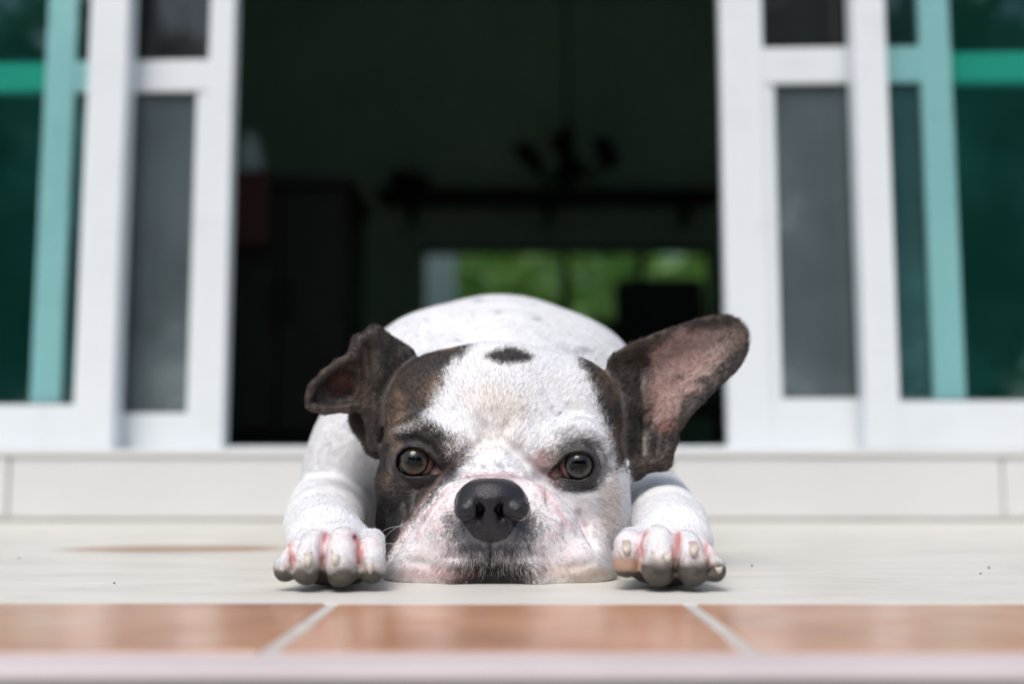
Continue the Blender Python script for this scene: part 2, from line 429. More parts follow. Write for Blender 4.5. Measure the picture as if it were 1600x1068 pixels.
tag(cl, 'dark red cloth hanging down the cabinet front', 'cloth')
# shelf with ornaments on the back wall
sz = float(at(860, 300, 6.0)[2])
shx0, shx1 = float(at(590, 300, 6.0)[0]), float(at(1125, 300, 6.0)[0])
sh = empty('wall_shelf', ((shx0 + shx1) / 2, YB, sz)); tag(sh, 'long dark wooden shelf on the back wall above the window', 'shelf')
hw = (shx1 - shx0) / 2
MB().box(-hw, hw, -0.28, -0.001, -0.04, 0, 0.004).build('board', M['darkwood'], sh)
for q in (-0.8, 0, 0.8): MB().box(q * hw - 0.015, q * hw + 0.015, -0.22, -0.001, -0.16, -0.041, 0.003).build('bracket', M['darkwood'], sh)
def ornament(px, top, r, kind, label):
    b = at(px, 300, 6.05); t = at(px, top, 6.05); h = float(t[2] - sz)
    pr = {'vase': [(r * .5, 0), (r, h * .25), (r * .95, h * .5), (r * .4, h * .75), (r * .35, h * .9), (r * .55, h)],
          'bowl': [(r * .4, 0), (r * .45, h * .1), (r * .9, h * .55), (r, h)],
          'jar': [(r * .8, 0), (r, h * .15), (r, h * .7), (r * .6, h * .85), (r * .25, h * .9), (r * .3, h)]}[kind]
    o = MB().lathe(pr, 0, 0).build({'vase': 'tall_vase', 'bowl': 'bowl', 'jar': 'lidded_jar'}[kind], M['darkwood'], None, True)
    o.location = (b[0], 6.05, sz); tag(o, label, kind)
ornament(640, 278, 0.12, 'bowl', 'wide dark bowl at the end of the wall shelf')
# hanging lamp with curved arms
cx0 = at(887, 250, 4.9); zt_, zb_ = float(at(887, 188, 4.9)[2]), float(at(887, 300, 4.9)[2])
chn = empty('chandelier', (float(cx0[0]), 4.9, ZC)); tag(chn, 'dark chandelier with curved arms hanging in the dim room', 'chandelier')
MB().lathe([(0.006, zt_ - ZC), (0.006, -0.02)], 0, 0, 8).build('cord', M['darkwood'], chn)
MB().lathe([(0.05, -0.02), (0.05, 0.0)], 0, 0, 16).build('ceiling_rose', M['darkwood'], chn)
hh_ = zt_ - zb_
MB().lathe([(0.008, zb_ - ZC), (0.035, zb_ - ZC + hh_ * 0.1), (0.05, zb_ - ZC + hh_ * 0.3), (0.028, zb_ - ZC + hh_ * 0.55), (0.034, zb_ - ZC + hh_ * 0.8), (0.008, zt_ - ZC)], 0, 0, 16).build('stem', M['darkwood'], chn, True)
for k in range(6):
    a = k * math.pi / 3 + 0.3; mb = MB()
    pp = [(0.03 + 0.17 * t, -0.05 * math.sin(t * math.pi * 1.1) + 0.03 * t) for t in np.linspace(0, 1, 8)]
    for (r0, z0), (r1, z1) in zip(pp[:-1], pp[1:]):
        v = []
        for rr2, zz in ((r0, z0), (r1, z1)):
            for (o1, o2) in ((-0.008, -0.008), (0.008, -0.008), (0.008, 0.008), (-0.008, 0.008)):
                v.append((rr2 * math.cos(a) - o1 * math.sin(a), rr2 * math.sin(a) + o1 * math.cos(a), zb_ - ZC + hh_ * 0.3 + zz + o2))
        mb.add(v, [(0, 1, 5, 4), (1, 2, 6, 5), (2, 3, 7, 6), (3, 0, 4, 7), (0, 3, 2, 1), (4, 5, 6, 7)])
    ao = mb.build('arm', M['darkwood'], chn)
    MB().lathe([(0.012, 0), (0.035, 0.02), (0.05, 0.075)], 0.2 * math.cos(a), 0.2 * math.sin(a), 12).build('lamp_cup', M['darkwood'], ao, True).location = (0, 0, zb_ - ZC + hh_ * 0.3 + 0.02)

# armchair silhouette in front of the window
ac = at(1040, 500, 4.6)
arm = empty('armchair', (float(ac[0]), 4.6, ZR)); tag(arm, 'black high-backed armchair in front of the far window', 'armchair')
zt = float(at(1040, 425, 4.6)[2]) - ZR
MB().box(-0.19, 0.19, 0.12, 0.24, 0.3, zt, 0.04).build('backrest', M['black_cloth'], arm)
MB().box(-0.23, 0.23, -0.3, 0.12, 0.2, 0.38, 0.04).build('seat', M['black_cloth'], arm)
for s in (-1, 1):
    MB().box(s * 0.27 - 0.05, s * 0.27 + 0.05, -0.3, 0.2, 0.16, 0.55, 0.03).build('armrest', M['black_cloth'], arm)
    for yy in (-0.24, 0.14): MB().box(s * 0.24 - 0.02, s * 0.24 + 0.02, yy - 0.02, yy + 0.02, 0, 0.17).build('leg', M['darkwood'], arm)

# ------------------------------------------------------------------ garden: trees behind the house and in front of the porch
def tree(name, x, y, h, rad, nleaf, lmat, label, group, seed, leaf=0.09, low=0.35):
    rg = np.random.default_rng(seed)
    root = empty(name, (x, y, -0.16)); tag(root, label, 'tree' if 'tree' in name else 'shrub', group)
    # trunk with limbs
    tv, tf = [], []
    def limb(a, b, r0, r1, n=8, seg=5):
        a, b = np.array(a), np.array(b); d = b - a; d = d / np.linalg.norm(d)
        u = np.cross(d, (0.3, 0.9, 0.1)); u /= np.linalg.norm(u); w = np.cross(d, u); base = len(tv)
        for i in range(seg + 1):
            t = i / seg; c = a + (b - a) * t + (rg.normal(0, 0.02, 3) * h * 0.1 if 0 < i < seg else 0); r = r0 + (r1 - r0) * t
            for k in range(n):
                q = 2 * math.pi * k / n; tv.append(c + r * (math.cos(q) * u + math.sin(q) * w))
        for i in range(seg):
            for k in range(n): tf.append((base + i * n + k, base + i * n + (k + 1) % n, base + (i + 1) * n + (k + 1) % n, base + (i + 1) * n + k))
    top = (rg.normal(0, 0.1), rg.normal(0, 0.1), h * 0.75)
    limb((0, 0, 0), top, rad * 0.07, rad * 0.02)
    ends = []
    for i in range(9):
        z0 = h * rg.uniform(low * 0.8, 0.65); a = i * 2.4 + rg.uniform(0, 0.5); L = rad * rg.uniform(0.5, 0.85)
        e = (L * math.cos(a), L * math.sin(a), z0 + h * rg.uniform(0.08, 0.25)); limb((0, 0, z0), e, rad * 0.03, rad * 0.008); ends.append(e)
    meshobj('trunk', tv, tf, M['bark'], root, True)
    # crown: leaf quads gathered in clumps
    nc = 46
    cc = rg.normal(0, 1, (nc, 3)); cc /= np.linalg.norm(cc, axis=1)[:, None]; cc *= rg.uniform(0.35, 1.0, (nc, 1)) ** 0.6
    cen = np.array((0, 0, h * (low + 1) / 2)); sc = np.array((rad, rad, h * (1 - low) / 2))
    cp = cen + cc * sc * 0.85
    cp[:9] = np.array(ends)
    who = rg.integers(0, nc, nleaf)
    pos = cp[who] + rg.normal(0, 1, (nleaf, 3)) * rad * 0.16
    d1 = rg.normal(0, 1, (nleaf, 3)); d1 /= np.linalg.norm(d1, axis=1)[:, None]
    d2 = np.cross(d1, rg.normal(0, 1, (nleaf, 3))); d2 /= np.linalg.norm(d2, axis=1)[:, None]
    s = leaf * rg.uniform(0.6, 1.3, (nleaf, 1))
    V = np.stack([pos - d1 * s, pos + d2 * s * 0.45, pos + d1 * s, pos - d2 * s * 0.45], 1).reshape(-1, 3)
    V[:, 2] = np.maximum(V[:, 2], 0.02)
    me = bpy.data.meshes.new('crown'); me.vertices.add(len(V)); me.vertices.foreach_set('co', V.astype(np.float32).ravel())
    me.loops.add(len(V)); me.loops.foreach_set('vertex_index', np.arange(len(V), dtype=np.int32))
    me.polygons.add(nleaf); me.polygons.foreach_set('loop_start', np.arange(0, len(V), 4, dtype=np.int32))
    me.update(calc_edges=True); me.materials.append(lmat)
    o = bpy.data.objects.new('crown', me); col.objects.link(o); o.parent = root
for k, (x, y, h, r, s) in enumerate([(-0.6, 9.2, 2.6, 1.0, 11), (0.75, 8.8, 2.4, 1.0, 12), (2.2, 9.6, 3.0, 1.3, 13), (0.1, 11.5, 4.5, 2.0, 14)]):
    tree('garden_shrub', x, y, h, r, 3600, M['leaf_bright'], 'bright green leafy shrub in the garden behind the far window', 'shrubs behind the house', s, 0.08, 0.05)
for k, (x, y, h, r, s) in enumerate([(-6.5, -9, 6.5, 2.8, 21), (-1.6, -11, 7.5, 3.0, 22), (3.4, -9.5, 6.0, 2.7, 23), (8.5, -10, 7.0, 3.0, 24)]):
    tree('garden_tree', x, y, h, r, 7000, M['leaf'], 'dark leafy tree across the yard facing the porch', 'trees across the yard', s, 0.20, 0.12)

# crumbs on the porch tiles
rgc = np.random.default_rng(3)
for (qx, qy) in ((30, 873), (1175, 885), (1532, 897), (1545, 888), (178, 912)):
    dx, dy, dz = ray(qx, qy); t = -CAM_H / dz
    r = 0.0011
    v = [(r * a * rgc.uniform(0.6, 1.3), r * b * rgc.uniform(0.6, 1.3), r * c * rgc.uniform(0.5, 1.0) + r * 0.6) for a, b, c in ((1, 0, 0), (-1, 0, 0), (0, 1, 0), (0, -1, 0), (0, 0, 1), (0, 0, -1))]
    o = meshobj('crumb', v, [(0, 2, 4), (2, 1, 4), (1, 3, 4), (3, 0, 4), (2, 0, 5), (1, 2, 5), (3, 1, 5), (0, 3, 5)], M['rubber'], None, False, (dx * t, dy * t, 0.0002))
    tag(o, 'tiny dark crumb lying on the pale floor tile', 'crumb', 'crumbs on the porch floor')

# ================================================================== the dog
def axis(segs):
    out = [segs[0][0]]
    for a, b, h in segs:
        n = max(1, int(round((b - a) / h)))
        out += list(a + (b - a) * np.arange(1, n + 1) / n)
    return np.array(out, dtype=np.float32)
xs = axis([(-0.26, -0.20, 0.003), (-0.20, -0.092, 0.0016), (-0.092, 0.068, 0.00105), (0.068, 0.20, 0.0016), (0.20, 0.25, 0.003)])
ys = axis([(0.690, 0.742, 0.0014), (0.742, 0.832, 0.00105), (0.832, 0.95, 0.0016), (0.95, 1.06, 0.003), (1.06, 1.52, 0.006)])
zs = axis([(-0.006, 0.128, 0.0011), (0.128, 0.28, 0.0018)])
F = np.full((len(xs), len(ys), len(zs)), 1.0, np.float32)
ID = np.zeros(F.shape, np.uint8)
BODY, HEAD, MUZ, NOSE, EARR, EARL, ARM, PAWL, PAWR, PAD, CROWN = range(11)
def blk(lo, hi, mar=0.02):
    s = []
    for a, l, h in zip((xs, ys, zs), lo, hi):
        i0 = max(0, np.searchsorted(a, l - mar)); i1 = min(len(a), np.searchsorted(a, h + mar))
        s.append(slice(i0, i1))
    X = xs[s[0]][:, None, None]; Y = ys[s[1]][None, :, None]; Z = zs[s[2]][None, None, :]
    return tuple(s), X, Y, Z
def put(s, d, k, pid):
    a = F[s]
    ID[s] = np.where(d < a, pid, ID[s])
    h = np.clip(0.5 + 0.5 * (a - d) / k, 0, 1)
    F[s] = a + (d - a) * h - k * h * (1 - h)
def cut(s, d, k):
    a = F[s]; b = -d
    h = np.clip(0.5 - 0.5 * (a - b) / k, 0, 1)
    F[s] = a + (b - a) * h + k * h * (1 - h)
def ell_d(X, Y, Z, c, r, rot=None):
    x, y, z = X - c[0], Y - c[1], Z - c[2]
    if rot is not None:
        R = rot
        x, y, z = R[0][0] * x + R[0][1] * y + R[0][2] * z, R[1][0] * x + R[1][1] * y + R[1][2] * z, R[2][0] * x + R[2][1] * y + R[2][2] * z
    k0 = np.sqrt((x / r[0]) ** 2 + (y / r[1]) ** 2 + (z / r[2]) ** 2)
    k1 = np.sqrt((x / r[0] ** 2) ** 2 + (y / r[1] ** 2) ** 2 + (z / r[2] ** 2) ** 2)
    return k0 * (k0 - 1) / np.maximum(k1, 1e-6)
def ell(c, r, k=0.01, pid=BODY, rot=None, op='u'):
    m = max(r) if rot is not None else 0
    rr = (m, m, m) if m else r
    s, X, Y, Z = blk([c[i] - rr[i] for i in range(3)], [c[i] + rr[i] for i in range(3)])
    d = ell_d(X, Y, Z, c, r, rot)
    put(s, d, k, pid) if op == 'u' else cut(s, d, k)
def rotm(ax, deg):
    return np.array(Matrix.Rotation(math.radians(-deg), 3, ax))
def cone(a, b, ra, rb, k=0.008, pid=BODY, op='u'):
    a, b = np.array(a, float), np.array(b, float); m = max(ra, rb)
    s, X, Y, Z = blk(np.minimum(a, b) - m, np.maximum(a, b) + m)
    ab = b - a; L2 = float(ab @ ab)
    t = np.clip(((X - a[0]) * ab[0] + (Y - a[1]) * ab[1] + (Z - a[2]) * ab[2]) / L2, 0, 1)
    d = np.sqrt((X - a[0] - t * ab[0]) ** 2 + (Y - a[1] - t * ab[1]) ** 2 + (Z - a[2] - t * ab[2]) ** 2) - (ra + (rb - ra) * t)
    put(s, d, k, pid) if op == 'u' else cut(s, d, k)
def chain(pts, rads, k=0.006, pid=BODY, op='u'):
    for i in range(len(pts) - 1): cone(pts[i], pts[i + 1], rads[i], rads[i + 1], k, pid, op)
def polysd(px, py, poly):
    """signed distance to a polygon (negative inside)"""
    poly = np.array(poly, float); n = len(poly)
    d = np.full(np.broadcast(px, py).shape, 1e9); sgn = np.ones(d.shape)
    j = n - 1
    for i in range(n):
        e = poly[j] - poly[i]; wx_, wy_ = px - poly[i, 0], py - poly[i, 1]
        t = np.clip((wx_ * e[0] + wy_ * e[1]) / (e @ e), 0, 1)
        d = np.minimum(d, (wx_ - e[0] * t) ** 2 + (wy_ - e[1] * t) ** 2)
        c1, c2, c3 = py >= poly[i, 1], py < poly[j, 1], e[0] * wy_ > e[1] * wx_
        sgn = np.where((c1 & c2 & c3) | (~c1 & ~c2 & ~c3), -sgn, sgn)
        j = i
    return sgn * np.sqrt(d)
def sstep(a, b, x):
    t = np.clip((x - a) / (b - a), 0, 1); return t * t * (3 - 2 * t)
def catmull(poly, n=4):
    p = np.array(poly, float); out = []
    N = len(p)
    for i in range(N):
        a, b, c, d = p[i - 1], p[i], p[(i + 1) % N], p[(i + 2) % N]
        for t in np.arange(n) / n:
            out.append(0.5 * ((2 * b) + (-a + c) * t + (2 * a - 5 * b + 4 * c - d) * t * t + (-a + 3 * b - 3 * c + d) * t ** 3))
    return np.array(out)

# ---------------- trunk, neck, shoulders, hind quarters
ell((-0.012, 1.15, 0.122), (0.134, 0.24, 0.126), 0.03, BODY)
ell((-0.008, 1.30, 0.105), (0.125, 0.15, 0.112), 0.04, BODY)
ell((-0.010, 0.985, 0.098), (0.112, 0.11, 0.098), 0.04, BODY)
ell((-0.080, 1.045, 0.163), (0.056, 0.085, 0.052), 0.03, BODY, rotm('Y', -25))
ell((0.060, 1.045, 0.158), (0.056, 0.085, 0.050), 0.03, BODY, rotm('Y', 25))
ell((-0.008, 0.925, 0.088), (0.070, 0.07, 0.068), 0.03, BODY)
ell((-0.131, 0.985, 0.080), (0.046, 0.070, 0.082), 0.02, BODY, rotm('Y', 14))
ell((0.096, 0.965, 0.048), (0.046, 0.060, 0.046), 0.02, BODY, rotm('Y', -10))
for s in (-1, 1):
    ell((-0.01 + s * 0.125, 1.31, 0.075), (0.06, 0.12, 0.078), 0.03, BODY)
    cone((-0.01 + s * 0.165, 1.24, 0.03), (-0.01 + s * 0.16, 1.12, 0.018), 0.026, 0.02, 0.02, BODY)
    ell((-0.01 + s * 0.16, 1.10, 0.015), (0.024, 0.035, 0.016), 0.012, BODY)
cone((-0.01, 1.44, 0.13), (-0.01, 1.475, 0.145), 0.022, 0.010, 0.02, BODY)

# ---------------- forelegs
chain([(-0.150, 0.940, 0.042), (-0.142, 0.87, 0.034), (-0.127, 0.785, 0.028)], [0.033, 0.028, 0.025], 0.008, ARM)
chain([(0.116, 0.945, 0.040), (0.117, 0.87, 0.034), (0.111, 0.785, 0.028)], [0.035, 0.0285, 0.0245], 0.008, ARM)

# ---------------- paws
def toe(pid, px, py_top, half, y_tip, zc, back=0.035, lean=0.0):
    """one digit: knuckle, tip and the pad under it; px is where its tip shows"""
    x = (px - CX) / FPX * y_tip
    r = half / FPX * y_tip
    zt = float(P(px, py_top, y_tip + 0.020)[2])
    kn = np.array((x + lean, y_tip + 0.024, zt - r))
    tip = np.array((x, y_tip + r * 0.95, max(zc, r * 0.95)))
    cone((x + lean * 2.5, y_tip + 0.026 + back, 0.0295), kn, r * 0.85, r * 0.98, 0.003, pid)
    cone(kn, tip, r * 0.98, r * 0.95, 0.0015, pid)
    zp = max(r * 0.70, tip[2] - r * 0.55)
    ell((x, y_tip + r * 1.12, zp), (r * 0.93, r * 1.10, r * 0.90), 0.005, PAD)
    return tip, r
ell((-0.1165, 0.778, 0.018), (0.027, 0.030, 0.0165), 0.006, PAWL)
ell((0.103, 0.778, 0.018), (0.027, 0.030, 0.0165), 0.006, PAWR)
TOES = []
ell((-0.1205, 0.778, 0.0265), (0.0260, 0.034, 0.0155), 0.010, PAWL)
ell((0.1060, 0.778, 0.0265), (0.0255, 0.034, 0.0155), 0.010, PAWR)
ell((-0.1145, 0.7525, 0.0155), (0.029, 0.021, 0.0150), 0.003, PAWL)
ell((0.1005, 0.7525, 0.0155), (0.028, 0.021, 0.0150), 0.003, PAWR)
for a in ((448, 843, 17.5, 0.7215, 0.0155, 0.03, 0.004), (480, 828, 22.0, 0.7135, 0.0165, 0.035, 0.002),
          (533, 824, 26.5, 0.7130, 0.0175, 0.035, -0.001), (582, 837, 21.0, 0.7190, 0.0165, 0.03, -0.002)):
    TOES.append(toe(PAWL, *a))
for a in ((979, 828, 22.5, 0.7260, 0.0205, 0.03, 0.003), (1029, 821, 27.0, 0.7150, 0.0180, 0.035, 0.001),
          (1082, 829, 24.5, 0.7130, 0.0170, 0.035, -0.002), (1115, 850, 16.5, 0.7200, 0.0150, 0.03, -0.003)):
    TOES.append(toe(PAWR, *a))

def surf(px, py):
    """first point of the head field on the ray through a pixel"""
    yy = np.arange(0.700, 0.93, 0.0004)
    pts = np.array(ray(px, py))[None] * (yy / ray(px, py)[1])[:, None] + np.array((0, 0, CAM_H))
    i = np.clip(np.searchsorted(xs, pts[:, 0]), 0, len(xs) - 1); j = np.clip(np.searchsorted(ys, pts[:, 1]), 0, len(ys) - 1); k = np.clip(np.searchsorted(zs, pts[:, 2]), 0, len(zs) - 1)
    neg = np.nonzero(F[i, j, k] < 0)[0]
    return pts[neg[0]] if len(neg) else pts[len(yy) // 2]
def crease(pts, rads, sink=0.0, k=0.003):
    chain([surf(*q) + np.array((0, -s_, 0)) for q, s_ in zip(pts, np.broadcast_to(sink, len(pts)))], rads, k, HEAD, 'c')
def ridge(pts, rads, sink, pid, k):
    chain([surf(*q) + np.array((0, sink, 0)) for q in pts], rads, k, pid)
CLEFTS = [[(452, 850), (460, 885)], [(509, 832), (504, 855), (506, 905)], [(553, 838), (560, 852), (563, 884)],
          [(1012, 822), (1001, 850), (999, 885)], [(1060, 830), (1057, 858), (1054, 890)], [(1103, 852), (1103, 890)]]

for q in CLEFTS:      # deep gaps between the toes
    n_ = len(q)
    for yy_, rr3 in ((0.7185, 0.0024), (0.7225, 0.0021), (0.7265, 0.0017)):
        chain([P(a_, b_, yy_ + (0.012 if i_ == 0 else 0.002)) for i_, (a_, b_) in enumerate(q)], [rr3 * 0.5] + [rr3] * (n_ - 1), 0.0022, PAWL, 'c')

# ---------------- head (a field of its own, joined to the trunk at the neck only)
F_BODY, F = F, np.full(F.shape, 1.0, np.float32)
ID_BODY, ID = ID, np.zeros(F.shape, np.uint8)
ell(P(778, 640, 0.895), (0.077, 0.062, 0.050), 0.02, HEAD)
ell(P(775, 628, 0.868), (0.064, 0.052, 0.0415), 0.02, HEAD)
ell(P(672, 655, 0.872), (0.034, 0.046, 0.045), 0.02, HEAD)
ell(P(902, 655, 0.872), (0.033, 0.046, 0.045), 0.02, HEAD)
ell(P(772, 715, 0.848), (0.066, 0.050, 0.050), 0.02, HEAD)
ell(P(666, 765, 0.862), (0.036, 0.050, 0.050), 0.016, HEAD)       # cheeks
ell(P(908, 770, 0.862), (0.036, 0.050, 0.050), 0.016, HEAD)
ell(P(648, 828, 0.856), (0.027, 0.042, 0.030), 0.012, HEAD)
ell(P(920, 828, 0.856), (0.029, 0.042, 0.034), 0.012, HEAD)
ell(P(780, 820, 0.885), (0.062, 0.06, 0.055), 0.02, HEAD)
ell(P(780, 720, 0.925), (0.066, 0.05, 0.060), 0.02, HEAD)
# brow ridges and the medial brow folds
chain([P(612, 704, 0.838), P(630, 686, 0.824), P(655, 680, 0.816), P(690, 694, 0.813), P(722, 713, 0.812)], [0.006, 0.009, 0.0105, 0.0108, 0.007], 0.012, HEAD)
chain([P(946, 714, 0.838), P(930, 692, 0.824), P(904, 685, 0.817), P(868, 699, 0.814), P(828, 719, 0.812)], [0.006, 0.009, 0.0105, 0.0108, 0.007], 0.013, HEAD)
# cheek bones under the eyes
chain([P(618, 752, 0.840), P(650, 766, 0.824), P(690, 756, 0.814)], [0.012, 0.012, 0.008], 0.012, HEAD)
chain([P(940, 756, 0.840), P(906, 770, 0.824), P(866, 760, 0.814)], [0.012, 0.012, 0.008], 0.012, HEAD)
# muzzle
ell(P(768, 800, 0.812), (0.036, 0.040, 0.034), 0.006, MUZ)
ell(P(768, 738, 0.818), (0.022, 0.028, 0.020), 0.008, MUZ)
ell(P(712, 832, 0.812), (0.034, 0.040, 0.034), 0.006, MUZ, rotm('Y', -22))
ell(P(830, 832, 0.812), (0.037, 0.040, 0.034), 0.006, MUZ, rotm('Y', 22))
ell(P(668, 872, 0.814), (0.027, 0.038, 0.024), 0.008, MUZ)
ell(P(888, 874, 0.814), (0.030, 0.038, 0.024), 0.008, MUZ)
ell(P(768, 880, 0.812), (0.060, 0.044, 0.022), 0.006, MUZ)
# flat-lying lip rims
chain([P(619, 890, 0.822), P(660, 897, 0.792), P(718, 900, 0.777), P(768, 901, 0.774), P(830, 901, 0.777), P(890, 899, 0.793), P(940, 892, 0.822)],
      [0.007, 0.0085, 0.009, 0.0085, 0.009, 0.0085, 0.007], 0.007, MUZ)
ell(P(642, 891, 0.812), (0.0180, 0.026, 0.0110), 0.010, MUZ)
ell(P(918, 893, 0.812), (0.0180, 0.026, 0.0110), 0.010, MUZ)
# nose
YN = 0.7515
ell(P(768, 782, YN + 0.019), (0.0238, 0.0195, 0.0148), 0.003, NOSE)
ell(P(768, 765, YN + 0.019), (0.0190, 0.0155, 0.0085), 0.003, NOSE)
ell(P(731, 796, YN + 0.0110), (0.0090, 0.0120, 0.0078), 0.003, NOSE)
ell(P(807, 796, YN + 0.0110), (0.0092, 0.0120, 0.0078), 0.003, NOSE)
ell(P(765, 803, YN + 0.0105), (0.0075, 0.0100, 0.0150), 0.003, NOSE)
ell(P(750, 822, YN + 0.0150), (0.0086, 0.0105, 0.0085), 0.002, NOSE)
ell(P(782, 822, YN + 0.0150), (0.0086, 0.0105, 0.0085), 0.002, NOSE)
ell(P(766, 846, YN + 0.024), (0.0270, 0.0140, 0.0130), 0.008, MUZ)

# folds: a roll over the nose, the creases beside the muzzle, the furrow of the brow
ridge([(668, 806), (694, 772), (728, 744), (768, 735), (808, 744), (842, 774), (872, 814)], [0.003, 0.0045, 0.005, 0.005, 0.005, 0.0045, 0.003], 0.002, MUZ, 0.005)
crease([(716, 716), (694, 738), (668, 772), (640, 815), (618, 850), (604, 876)], [0.001, 0.0036, 0.0042, 0.0042, 0.004, 0.0025], 0.0, 0.005)
crease([(820, 718), (846, 742), (880, 776), (908, 818), (928, 852)], [0.001, 0.0034, 0.0042, 0.0042, 0.0016], 0.0, 0.005)
crease([(706, 756), (680, 788), (660, 822)], [0.001, 0.0024, 0.0010], 0.0, 0.004)
crease([(834, 754), (862, 786), (886, 820)], [0.001, 0.0028, 0.0010], 0.0, 0.004)
crease([(724, 738), (748, 730), (768, 728), (790, 730), (812, 738)], [0.0006, 0.0014, 0.0016, 0.0014, 0.0006], 0.0004, 0.004)
crease([(772, 650), (770, 675), (768, 700)], [0.001, 0.002, 0.001], 0.0008, 0.012)
crease([(752, 690), (736, 704), (718, 720)], [0.0008, 0.0028, 0.0018], 0.0, 0.005)
crease([(786, 690), (804, 705), (822, 722)], [0.0008, 0.0028, 0.0018], 0.0, 0.005)
crease([(748, 655), (756, 672), (760, 690)], [0.0006, 0.0018, 0.0008], 0.0004, 0.008)
crease([(796, 655), (786, 672), (780, 690)], [0.0006, 0.0018, 0.0008], 0.0004, 0.008)
crease([(905, 800), (915, 822), (918, 838)], [0.001, 0.002, 0.001], 0.0, 0.003)
crease([(636, 876), (660, 881), (700, 888)], [0.0005, 0.0011, 0.0005], 0.0004, 0.005)
crease([(926, 880), (896, 885), (850, 890)], [0.0005, 0.0011, 0.0005], 0.0004, 0.005)
# nostrils, alar slits, philtrum
for pts in ([(744, 784), (751, 796), (749, 806)], [(785, 784), (779, 796), (782, 806)]):
    for dy in (0.001, 0.006, 0.011):
        chain([surf(*q) * 0 + P(*q, surf(*pts[1])[1] * 0 + YN + dy) for q in pts], [0.0019, 0.0029, 0.0024], 0.0010, NOSE, 'c')
chain([P(749, 808, YN + 0.001), P(738, 812, YN + 0.001), P(722, 810, YN + 0.004)], [0.0026, 0.0024, 0.0015], 0.0012, NOSE, 'c')
chain([P(782, 808, YN + 0.001), P(793, 812, YN + 0.001), P(810, 810, YN + 0.004)], [0.0026, 0.0024, 0.0015], 0.0012, NOSE, 'c')
crease([(765, 792), (765, 812), (765, 832), (766, 850), (766, 874)], [0.0008, 0.0014, 0.0017, 0.0020, 0.0014], 0.0000, 0.001)
ell(P(770, 908, 0.766), (0.026, 0.010, 0.0105), 0.006, MUZ, None, 'c')

# ---------------- eyes: lids are a shell round each eyeball, opened along the almond of the lids
R_EYE = 0.0138
EYE = {'L': (P(649, 721, 0.8150), [(620, 720), (622, 711), (630, 702.5), (640, 699), (651, 699.5), (662, 704), (671, 713), (680, 724), (688, 733), (691, 739), (682, 741), (672, 741), (660, 742.5), (647, 744), (635, 742.5), (626, 737), (621, 728)], (646, 719)),
       'R': (P(903, 726, 0.8150), [(859, 742), (867, 731), (879, 719), (885, 712.5), (892, 708.5), (906, 706.5), (919, 710), (926, 717), (928.5, 727), (925, 738), (919, 745), (906, 749.5), (892, 748), (877, 745), (866, 745)], (906, 725))}
for key, (c, poly, look) in EYE.items():
    ell(c, (R_EYE + 0.0028,) * 3, 0.007, HEAD)
    # lower lid bag and upper lid fold
    cx_, cy_ = (650, 752) if key == 'L' else (904, 757)
    sg = 1 if key == 'L' else -1
    crease([(cx_ - sg * 34, cy_ - 22), (cx_ - sg * 22, cy_ + 2), (cx_, cy_ + 8), (cx_ + sg * 26, cy_ + 4)], [0.0006, 0.0014, 0.0016, 0.0008], 0.0, 0.004)
    crease([(cx_ - sg * 36, cy_ - 40), (cx_ - sg * 22, cy_ - 61), (cx_, cy_ - 66), (cx_ + sg * 22, cy_ - 56), (cx_ + sg * 38, cy_ - 38)], [0.0006, 0.0015, 0.0018, 0.0016, 0.0008], 0.0, 0.004)
for key, (c, poly, look) in EYE.items():
    s, X, Y, Z = blk(c - np.array((0.026, 0.03, 0.022)), c + np.array((0.026, 0.012, 0.022)), 0.0)
    G = np.stack(np.broadcast_arrays(X, Y, Z), -1)
    px, py = proj(G)
    d = polysd(px, py, poly) / FPX * G[..., 1]
    d = np.maximum(d, np.broadcast_to(Y, d.shape) - (c[1] + 0.004))
    cut(s, d.astype(np.float32), 0.0018)
    ell(P(687, 736, 0.8135) if key == 'L' else P(863, 739, 0.8135), (0.0075, 0.0055, 0.0042), 0.004, HEAD)

# ---------------- ears: thin cupped sheets grown out of the skull
def ear(poly_px, y0, ysurf, th, pid, k):
    poly = np.array([P(a, b, y0)[[0, 2]] for a, b in catmull(poly_px, 3)])
    lo = (poly[:, 0].min(), y0 - 0.03, poly[:, 1].min()); hi = (poly[:, 0].max(), y0 + 0.045, poly[:, 1].max())
    s, X, Y, Z = blk(lo, hi, 0.008)
    X2, Z2 = np.meshgrid(X.ravel(), Z.ravel(), indexing='ij')
    d2 = polysd(X2, Z2, poly)
    yc = ysurf(X2, Z2, -d2)
    a = d2[:, None, :] + th
    b = np.abs(Y - yc[:, None, :]) * 0.85
    d = np.where(a > 0, np.sqrt(np.maximum(a, 0) ** 2 + b ** 2), b) - th
    put(s, d.astype(np.float32), k, pid)
Q = lambda px, py, y: P(px, py, y)[[0, 2]]
# upright ear
YR = 0.872
er_poly = [(948, 562), (970, 545), (1005, 528), (1047, 511), (1090, 496), (1128, 488), (1155, 494), (1172, 515), (1173, 540), (1163, 566), (1144, 588), (1104, 624), (1070, 661), (1046, 700), (1044, 722), (1030, 731), (1006, 735), (984, 744), (972, 725), (968, 690), (962, 640), (950, 600)]
rroot, rtip = Q(975, 650, YR), Q(1150, 520, YR)
def ysR(x, z, ins):
    u = ((x - rroot[0]) * (rtip - rroot)[0] + (z - rroot[1]) * (rtip - rroot)[1]) / float((rtip - rroot) @ (rtip - rroot))
    cup = 0.014 * sstep(0.0, 0.026, ins) * (1 - 0.55 * sstep(0.5, 1.0, u))
    return YR - 0.006 + cup + 0.014 * sstep(0.3, 1.1, u) + 0.012 * sstep(0.25, -0.15, u) * sstep(rroot[1] - 0.01, rroot[1] + 0.05, z)
